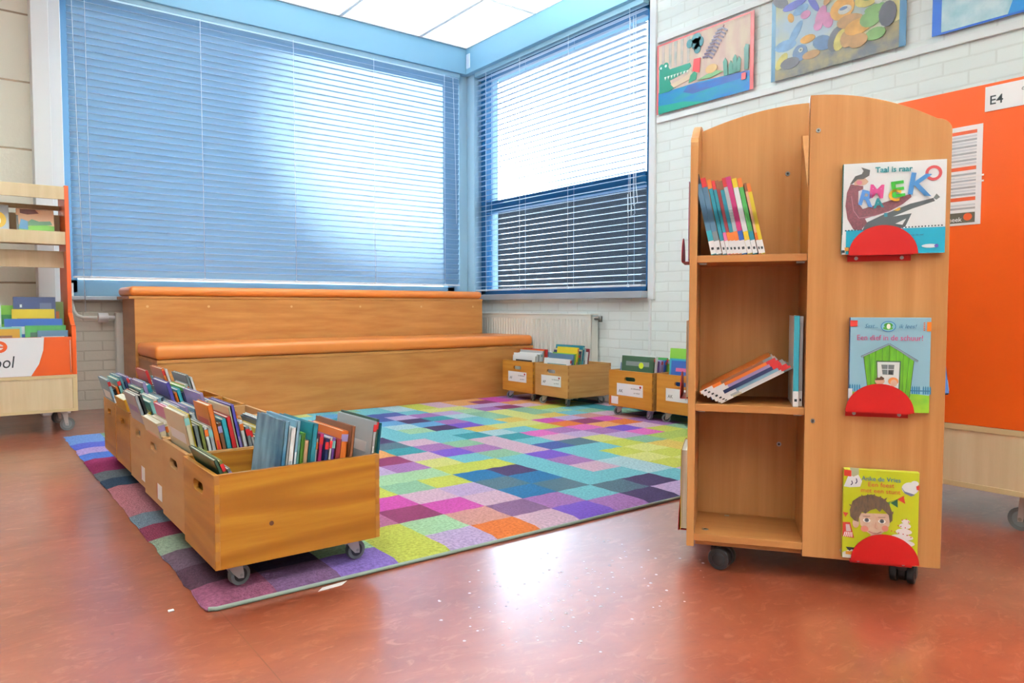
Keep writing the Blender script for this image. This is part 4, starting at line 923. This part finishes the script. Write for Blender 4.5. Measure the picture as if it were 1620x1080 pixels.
# left unit
lu = thing('display_shelf', 'maple and orange picture book display unit with white sign, left of the window', 'book display', (-.42, 4.42, 0))
Wd = .912
MB().box(0, Wd, .0, .42, .106, .298).build('base_box', M_maple, lu, .002)
MB().box(0, Wd, -.003, 0, .106, .122).box(Wd - .022, Wd, -.003, 0, .122, .282).box(0, Wd, -.003, 0, .282, .298).build('base_edging', M_maplee, lu, .001)
for xs in (0, Wd - .02):
    MB().plate([(-.002, .299), (.46, .299), (.46, 1.298), (.15, 1.300), (.13, .62), (.03, .56), (-.002, .556)], [], lambda a, b, q, xs=xs: (xs + q, a, b), 0, .02).build('side_panel', M_orangep, lu, .0015)
fp = MB().box(.02, Wd - .021, 0, .012, .299, .497).build('front_board', M_orangep, lu, .001)
wp = [(.02, .300), (.71, .300), (.745, .36), (.765, .43), (.77, .496), (.02, .496)]
MB().plate(wp, [], lambda a, b, q: (a, -q, b), .0, .0012).build('white_sign', M_paper, fp)
MX = Matrix.Rotation(math.pi / 2, 4, 'X')
text('sign_word', 'op school', .085, M_ink, Matrix.Translation((.505, -.0018, .372)) @ MX, fp, sx=.8, shear=.15)
MB().plate(circ(.578, .452, .036, .030), [circ(.578, .452, .020, .016)], lambda a, b, q: (a, -q, b), .0012, .002).build('sign_logo', M_orangep, fp)
MB().box(.548, .608, -.0022, -.0013, .448, .455).build('logo_bar', M_orangep, fp)
MB().tube([(Wd - .028, -.002, .31), (Wd - .028, -.002, .48)], .0016, 6).build('edge_profile', M_metal, fp)
# shelves of the upper part
for z, nm in ((1.225, 'top_shelf'), (.985, 'display_shelf_board')):
    MB().box(.02, Wd - .02, .15, .165, z, z + .068).box(.02, Wd - .02, .165, .40, z + .054, z + .066).build(nm, M_maple, lu, .001)
MB().box(.02, Wd - .02, .395, .41, .997, 1.165).build('back_board', M_maple, lu, .001)
MB().box(.02, Wd - .02, .25, .265, .865, .955).build('rail', M_maple, lu, .001)
MB().box(.02, Wd - .02, .385, .40, 1.19, 1.215).build('rail', M_maple, lu, .001)
MB().box(.02, Wd - .02, .40, .412, .299, .60).build('bin_back', M_maplee, lu, .001)
MB().box(.02, Wd - .021, .013, .40, .299, .305).build('bin_floor', M_maplee, lu)
unit_casters(lu, ((Wd - .06, .06, -.15), (.06, .06, .4), (Wd - .07, .36, .5), (.06, .36, 0)))
def flat_book(label, grp, x, y, z, w, h, t, col, c2, lean_=8, parts=None, rz=0):
    """a book with its cover facing -y; x = left edge"""
    e = .0015; b = MB().box(0, w, 0, e, 0, h).box(0, w, t - e, t, 0, h).box(0, e, 0, t, 0, h)
    o = b.build('picture_book', cm(COLS[col])); tag(o, label, 'book', grp)
    MB().box(e, w - .003, e, t - e, .002, h - .003).build('pages', M_page, o)
    A = Art(lambda a, b_, q: (a, -q, b_))
    if parts:
        for pts, c in parts: A.poly([(a * w, b_ * h) for a, b_ in pts], ac(*c))
    else:
        A.poly([(.12 * w, .72 * h), (.88 * w, .72 * h), (.88 * w, .86 * h), (.12 * w, .86 * h)], cm(COLS[c2]))
        A.poly([(.15 * w, .1 * h), (.85 * w, .1 * h), (.8 * w, .6 * h), (.2 * w, .55 * h)], cm(COLS[random.choice(names)]))
    A.build('cover_picture', o)
    o.matrix_world = Matrix.Translation((x, y, z)) @ Matrix.Rotation(R_(rz), 4, 'Z') @ Matrix.Rotation(-R_(lean_), 4, 'X')
    return o
GB = 'picture books in the left display bin'; zf = .306
flat_book('mustard picture book with dark lettering at the front of the bin', GB, -.02, 4.445, zf, .27, .235, .012, 'mustard', 'brown', 4)
flat_book('pale blue grey book in front at the right end of the bin', GB, .325, 4.445, zf, .135, .225, .010, 'slate blue', 'white', 4)
flat_book('grass green book behind the pale blue grey one in the bin', GB, .275, 4.485, zf, .18, .25, .014, 'green', 'dark green', 4)
flat_book('white edged thin book behind the mustard one in the bin', GB, .05, 4.475, zf, .21, .245, .012, 'aqua', 'white', 4)
flat_book('long blue book lying across the middle row of the bin', GB, .19, 4.53, zf, .255, .285, .014, 'blue', 'white', 4)
flat_book('pale blue book at the left of the middle row of the bin', GB, .04, 4.53, zf, .13, .295, .012, 'light blue', 'white', 4)
flat_book('bright yellow book standing behind the long blue book', GB, .225, 4.575, zf, .19, .335, .014, 'yellow', 'mustard', 4)
flat_book('white book with a teal title at the left of the back row', GB, .06, 4.585, zf, .12, .375, .012, 'white', 'teal', 4)
flat_book('navy book with a little rocket and white letters, tallest in the bin', GB, .235, 4.62, zf, .19, .40, .014, 'navy blue', 'white', 4,
          [([(.2, .60), (.26, .72), (.34, .66), (.30, .58)], (226, 150, 130)), ([(.55, .62), (.85, .64), (.85, .70), (.56, .68)], (236, 210, 50)), ([(.15, .86), (.2, .86), (.2, .9), (.15, .9)], (230, 240, 240)), ([(.62, .75), (.9, .75), (.9, .92), (.62, .92)], (90, 98, 130))])
flat_book('lime green book at the very back of the bin', GB, .09, 4.67, zf, .17, .355, .014, 'lime green', 'green', 3)
flat_book('orange and olive book behind the navy rocket book', GB, .295, 4.665, zf, .17, .375, .014, 'olive', 'orange', 3)
flat_book('dark red book in the far right corner of the bin', GB, .335, 4.715, zf, .13, .34, .014, 'dark red', 'brown', 3)
GS = 'picture books facing out on the left display shelf'
flat_book('landscape book with green hills and a tree on the upper shelf', GS, .262, 4.66, 1.054, .17, .125, .010, 'peach', 'green', 14,
          [([(0, 0), (1, 0), (1, .28), (.6, .34), (.3, .22), (0, .3)], (110, 170, 30)), ([(.3, .25), (.95, .33), (.9, .5), (.6, .46), (.4, .55), (.28, .4)], (50, 100, 50)), ([(.05, .1), (.3, .08), (.3, .45), (.12, .55)], (50, 110, 150)), ([(.1, .8), (.3, .75), (.6, .82), (.5, .98), (.1, .98)], (106, 40, 26)), ([(0, 0), (.06, 0), (.05, .7), (0, .7)], (60, 50, 36))])
flat_book('white book with a yellow ring at the left of the upper shelf', GS, .105, 4.66, 1.054, .125, .14, .010, 'pale grey', 'yellow', 14,
          [(circ(.55, .40, .36, .34), (240, 190, 40)), (circ(.52, .36, .2, .2), (240, 232, 224))])

# right unit, its orange back towards the room
ru = thing('display_shelf', 'orange backed maple display unit behind the book trolley by the poster wall', 'book display', (2.40, .42, 0))
Ly = 1.10
MB().box(0, .42, 0, Ly, .108, .297).build('base_box', M_maple, ru, .002)
MB().box(-.003, 0, 0, Ly, .108, .124).box(-.003, 0, 0, Ly, .281, .297).build('base_edging', M_maplee, ru, .001)
bp = MB().box(0, .018, 0, Ly, .298, 1.298).build('back_panel', M_orangep, ru, .001)
MB().box(.018, .40, 0, .02, .298, 1.298).build('side_panel', M_orangep, ru, .001); MB().box(.018, .40, Ly - .02, Ly, .298, 1.298).build('side_panel', M_orangep, ru, .001)
for z in (.7, 1.0, 1.27): MB().box(.018, .36, .02, Ly - .02, z, z + .018).build('shelf', M_maple, ru, .001)
unit_casters(ru, ((.055, .33, 1.5), (.06, Ly - .07, 1.0), (.36, .06, .3), (.36, Ly - .07, 0)))
# papers taped to it: local y grows to the left in the picture
MY = Matrix.Rotation(-math.pi / 2, 4, 'Z') @ Matrix.Rotation(math.pi / 2, 4, 'X')
ypx = lambda v: v - .42
sg = tag(MB().box(2.3985, 2.3996, .68, .875, 1.218, 1.289).build('paper_sign', M_paper), 'white paper sign reading E4 at the top of the orange panel', 'sign')
text('sign_letters', 'E4', .036, M_ink, Matrix.Translation((2.3982, .846, 1.247)) @ MY, sg, bold=.0003)
text('sign_heading', 'de bibliotheek', .019, M_greyink, Matrix.Translation((2.3982, .785, 1.266)) @ MY, sg, align='LEFT', shear=.2)
sg = tag(MB().box(2.3985, 2.3996, 1.088, 1.17, 1.205, 1.278).build('paper_sign', M_paper), 'small white paper with a red mark behind the curved trolley top', 'sign')
text('sign_letters', '7', .03, M_redh, Matrix.Translation((2.3982, 1.105, 1.262)) @ MY, sg)
nb = tag(MB().box(2.3985, 2.3996, .878, 1.085, .895, 1.187).build('notice_sheet', M_paper), 'white notice sheet with grey and orange lines on the orange panel', 'notice')
A = Art(lambda a, b, q: (2.3985 - q, a, b))
yy0_, yy1_ = .893, 1.07
for (zc, hh, c) in [(1.168, .010, (214, 84, 40)), (1.062, .011, (214, 84, 40)), (.972, .011, (214, 84, 40))]: A.poly([(yy0_, zc - hh / 2), (yy1_, zc - hh / 2), (yy1_, zc + hh / 2), (yy0_, zc + hh / 2)], ac(*c))
zc = 1.155
for i in range(24):
    if abs(zc - 1.062) < .012 or abs(zc - .972) < .012: zc -= .011; continue
    A.poly([(yy0_, zc - .003), (yy1_, zc - .003), (yy1_, zc + .003), (yy0_, zc + .003)], ac(*((180, 180, 186) if i % 2 else (208, 208, 214)))); A.k -= 1
    A.poly([(.97, zc - .0022), (yy1_ - .01, zc - .0022), (yy1_ - .01, zc + .0008), (.97, zc + .0008)], ac(110, 106, 110)); A.k -= 1
    zc -= .0098
    if zc < .94: break
A.k += 2
A.poly([(yy0_, .902), (yy1_, .902), (yy1_, .932), (yy0_, .932)], ac(84, 78, 66)); A.ell(.912, .919, .012, .011, ac(226, 90, 40))
A.build('printed_lines', nb)
text('notice_word', 'de bibliotheek', .019, M_paper, Matrix.Translation((2.3972, .928, .912)) @ MY, nb, align='RIGHT', bold=.0002)
for z in (1.035, 1.018): MB().box(2.3975, 2.3985, .872, .95, z, z + .005).build('tape', mat('clear_tape', (244, 240, 240), .1), nb)

# ------------------------------------------------------------------ posters on the right wall
def poster(label, y0_, y1_, z0_, z1_, base):
    """s runs from the left edge (large y) to the right"""
    o = MB().box(XW - .0195, XW - .0185, y1_, y0_, z0_, z1_).build('poster', base); tag(o, label, 'poster', 'painted posters on the rail')
    A = Art(lambda a, b, q: (XW - .0195 - q * 4, y0_ - a * (y0_ - y1_), z0_ + b * (z1_ - z0_)))
    return o, A
w_sky = mat('poster_peach', (232, 208, 186), .5, noise=((222, 184, 176), 6, (1, 3, .8)))
o, A = poster('painted poster of a green crocodile with a red case in blue water', 3.135, 2.436, 1.855, 2.282, ac(214, 92, 96))
A.poly([(.02, .0), (.965, .0), (.965, .975), (.02, .975)], w_sky)
A.poly([(.02, 0), (.965, 0), (.965, .25), (.8, .27), (.45, .30), (.2, .30), (.02, .31)], mat('poster_water', (16, 112, 190), .45, noise=((10, 132, 150), 5, (1, 1, 4))))
A.poly([(.35, .30), (.55, .27), (.95, .26), (.965, .18), (.6, .17), (.4, .16), (.3, .22)], mat('poster_water2', (56, 76, 140), .5, noise=((24, 92, 170), 9, (1, 1, 3))))
A.poly([(.02, 0), (.55, 0), (.3, .09), (.02, .12)], ac(16, 150, 130))
for x_ in (.06, .14, .2, .27, .34): A.poly([(x_, .62), (x_ + .025, .62), (x_ + .03, .97), (x_ - .005, .97)], mat('poster_trunk', (176, 176, 170), .5, noise=((220, 196, 190), 20, (1, 1, 1)))); A.k -= 1
A.k += 1
A.poly([(.03, .29), (.03, .62), (.055, .68), (.12, .67), (.15, .60), (.37, .60), (.385, .55), (.34, .49), (.15, .44), (.17, .36), (.22, .32), (.14, .29)], ac(14, 128, 108))
A.ell(.055, .66, .03, .05, ac(14, 128, 108)); A.ell(.105, .665, .03, .05, ac(14, 128, 108)); A.ell(.05, .655, .01, .018, ac(240, 244, 240)); A.ell(.105, .665, .012, .02, ac(240, 244, 240))
for i in range(8): A.poly([(.09 + i * .035, .51 - i * .001), (.115 + i * .035, .51), (.10 + i * .035, .46)], ac(244, 240, 230)); A.k -= 1
A.k += 1
A.poly([(.16, .38), (.25, .40), (.36, .45), (.385, .50), (.40, .44), (.37, .37), (.2, .32)], ac(236, 206, 178))
A.poly([(.36, .32), (.38, .42), (.42, .46), (.45, .42), (.44, .34)], ac(20, 120, 90)); A.poly([(.40, .47), (.415, .63), (.485, .62), (.475, .42)], ac(224, 58, 66))
for (a, b, r1, r2) in ((.37, .86, .035, .06), (.44, .90, .05, .07), (.48, .84, .035, .07), (.45, .76, .035, .07), (.43, .83, .04, .08)): A.ell(a, b, r1, r2, ac(8, 92, 104)); A.k -= 1
A.k += 1
A.line([(.55, .58), (.63, .76), (.72, .95)], .006, ac(84, 62, 98))
for i in range(9):
    a, b = .56 + i * .018, .62 + i * .038
    A.poly([(a, b), (a - .055, b + .00), (a - .05, b - .025), (a, b - .02)], ac(84, 62, 98)); A.poly([(a, b), (a + .05, b - .05), (a + .045, b - .075), (a, b - .02)], ac(84, 62, 98)); A.k -= 2
A.k += 2
for (x_, hh, dx) in ((.745, .46, -.01), (.79, .40, .0), (.83, .46, .0), (.86, .42, .01)): A.poly([(x_ - .02, .27), (x_ + .02, .27), (x_ + .018 + dx, hh), (x_ + dx, hh + .05), (x_ - .02 + dx, hh)], ac(44, 110, 96)); A.k -= 1
A.k += 1; A.poly([(.92, .27), (.955, .27), (.96, .58), (.93, .60), (.915, .55)], ac(30, 92, 84)); A.poly([(.45, .32), (.55, .36), (.65, .38), (.72, .34), (.6, .30)], ac(126, 170, 120)); A.ell(.60, .42, .06, .06, ac(236, 190, 130))
A.poly([(.895, .15), (.935, .15), (.935, .235), (.895, .235)], ac(230, 86, 90))
A.build('painting', o)
o, A = poster('blue bordered poster of a colourful jungle with flowers and animals', 2.327, 1.624, 1.862, 2.287, ac(44, 100, 140))
A.poly([(.035, .0), (.955, .0), (.955, .99), (.035, .99)], mat('poster2_base', (190, 208, 226), .5, noise=((226, 214, 150), 4, (1, 1, 1))))
A.poly([(.035, 0), (.955, 0), (.955, .30), (.7, .22), (.4, .25), (.035, .16)], mat('poster2_soil', (84, 84, 92), .5, noise=((150, 130, 90), 12, (1, 1, 1))))
pal2 = {'b': (140, 176, 220), 'g': (120, 156, 90), 'y': (226, 206, 120), 'o': (230, 166, 80), 'p': (226, 150, 196), 'v': (104, 104, 190), 'd': (72, 62, 76), 't': (190, 140, 90), 'n': (90, 116, 160), 'w': (232, 230, 224)}
pm = {k_: mat('poster2_' + k_, c, .5, noise=(tuple(int(q * .84) for q in c), 18, (1, 1, 1))) for k_, c in pal2.items()}
for d in [(.12, .40, .09, .07, 'b', 0), (.2, .52, .035, .14, 'b', -20), (.16, .72, .025, .06, 'o', 10), (.07, .96, .05, .10, 'd', 30), (.18, .86, .09, .05, 'v', 10), (.28, .93, .04, .10, 'v', -30), (.36, .95, .06, .06, 'g', 0), (.24, .78, .07, .05, 'b', 40), (.34, .80, .025, .12, 'v', 20),
          (.28, .70, .04, .05, 'p', 0), (.40, .62, .04, .12, 'p', -10), (.45, .55, .04, .10, 'p', 10), (.38, .52, .035, .06, 'p', 0), (.30, .40, .06, .05, 'o', 0), (.24, .26, .06, .10, 'n', 0), (.09, .22, .04, .10, 'y', -20), (.16, .17, .08, .07, 'd', 0), (.33, .20, .07, .05, 't', 0), (.42, .30, .07, .10, 'n', 30),
          (.52, .30, .06, .14, 'd', -10), (.55, .27, .045, .12, 'y', -10), (.60, .26, .05, .10, 't', 0), (.56, .62, .09, .13, 'o', 0), (.58, .60, .05, .05, 'w', 0), (.57, .62, .03, .02, 'n', 0), (.62, .45, .10, .08, 't', -20), (.68, .36, .10, .09, 'o', 10), (.70, .80, .05, .09, 'w', 0), (.66, .90, .05, .05, 'v', 30),
          (.74, .64, .09, .09, 'y', 0), (.73, .68, .04, .07, 'g', 20), (.80, .50, .08, .05, 'g', 0), (.76, .40, .07, .09, 'g', 10), (.86, .72, .03, .12, 'v', 25), (.90, .70, .03, .13, 'v', 0), (.93, .68, .025, .10, 'v', -25), (.82, .58, .03, .04, 'w', 0), (.88, .40, .06, .14, 'd', 0), (.80, .22, .07, .07, 'g', 0), (.68, .20, .07, .08, 't', 0), (.5, .88, .05, .09, 'y', -30), (.46, .80, .03, .08, 't', -20), (.79, .92, .10, .05, 'w', 0)]:
    A.ell(*d[:4], pm[d[4]], 14, d[5]); A.k -= .6
A.ell(.25, .29, .018, .028, pm['w']); A.ell(.25, .29, .009, .014, pm['d'])
A.build('painting', o)
o, A = poster('bright blue bordered poster of pale marbled water', 1.511, .80, 1.866, 2.287, ac(20, 96, 200))
A.poly([(.055, .02), (.97, .02), (.97, .99), (.055, .99)], mat('poster3_water', (206, 224, 232), .5, noise=((146, 192, 206), 5, (1, 2, 2))))
A.poly([(.42, .02), (.97, .02), (.97, .99), (.62, .99), (.55, .7)], ac(24, 134, 208))
A.build('painting', o)

# ------------------------------------------------------------------ crumbs and drops on the floor
tag(MB().add([(.638, 1.570, .0008), (.698, 1.574, .0008), (.720, 1.592, .0012), (.655, 1.586, .0012)], [(0, 1, 2, 3)]).build('paper_strip', M_paper), 'thin torn strip of white paper on the floor under the rug edge', 'paper')
bpy.data.objects['paper_strip'].modifiers.new('s', 'SOLIDIFY').thickness = .0006
pc = MB().box(.340, .352, 1.655, .6 + 1.064, .0002, .003); 
tag(pc.build('paper_scrap', M_paper, None, .001), 'tiny white paper scrap on the red floor left of the rug', 'paper')
dr = MB(); rs = random.Random(3)
def gp(u, v):
    d = fwd + rgt * ((u - 810) / F_PX) - upv * ((v - 540) / F_PX); t = -.65 / d.z; return d.x * t, d.y * t
for i in range(150):
    u, v = rs.gauss(900, 110), rs.gauss(930, 55)
    if not (690 < u < 1130 and 845 < v < 1075): continue
    if v < 975 - .25 * (u - 328) + 30: continue
    x_, y_ = gp(u, v); r_ = rs.uniform(.0014, .0042)
    ring0 = [(x_ + r_ * math.cos(k * math.pi / 5), y_ + r_ * math.sin(k * math.pi / 5), .0002) for k in range(10)]
    ring1 = [(x_ + r_ * .6 * math.cos(k * math.pi / 5), y_ + r_ * .6 * math.sin(k * math.pi / 5), r_ * .32) for k in range(10)]
    dr.add(ring0 + ring1 + [(x_, y_, r_ * .42)], [(k, (k + 1) % 10, 10 + (k + 1) % 10, 10 + k) for k in range(10)] + [(10 + k, 10 + (k + 1) % 10, 20) for k in range(10)], 0, True)
dm = mat('water_drop', (226, 206, 212), .06, spec=.9)
o = dr.build('water_drops', dm); tag(o, 'scattered small shiny water drops on the red floor before the rug', 'water'); o['kind'] = 'stuff'
for o in list(bpy.data.objects):
    if str(o.get('label', '')).startswith('dark green picture book, first from the front in the AK crate'):
        t = o.data.vertices; xm = min(v.co.x for v in t)
        o['label'] = 'dark green picture book with a yellow moon, at the front of an AK crate'
        MB().plate(circ(.085, .232, .018), [], lambda a, b, q: (xm - q, .25 - a - .07, b), 0, .0006).build('cover_moon', cm((214, 222, 40)), o)
bpy.context.view_layer.update()
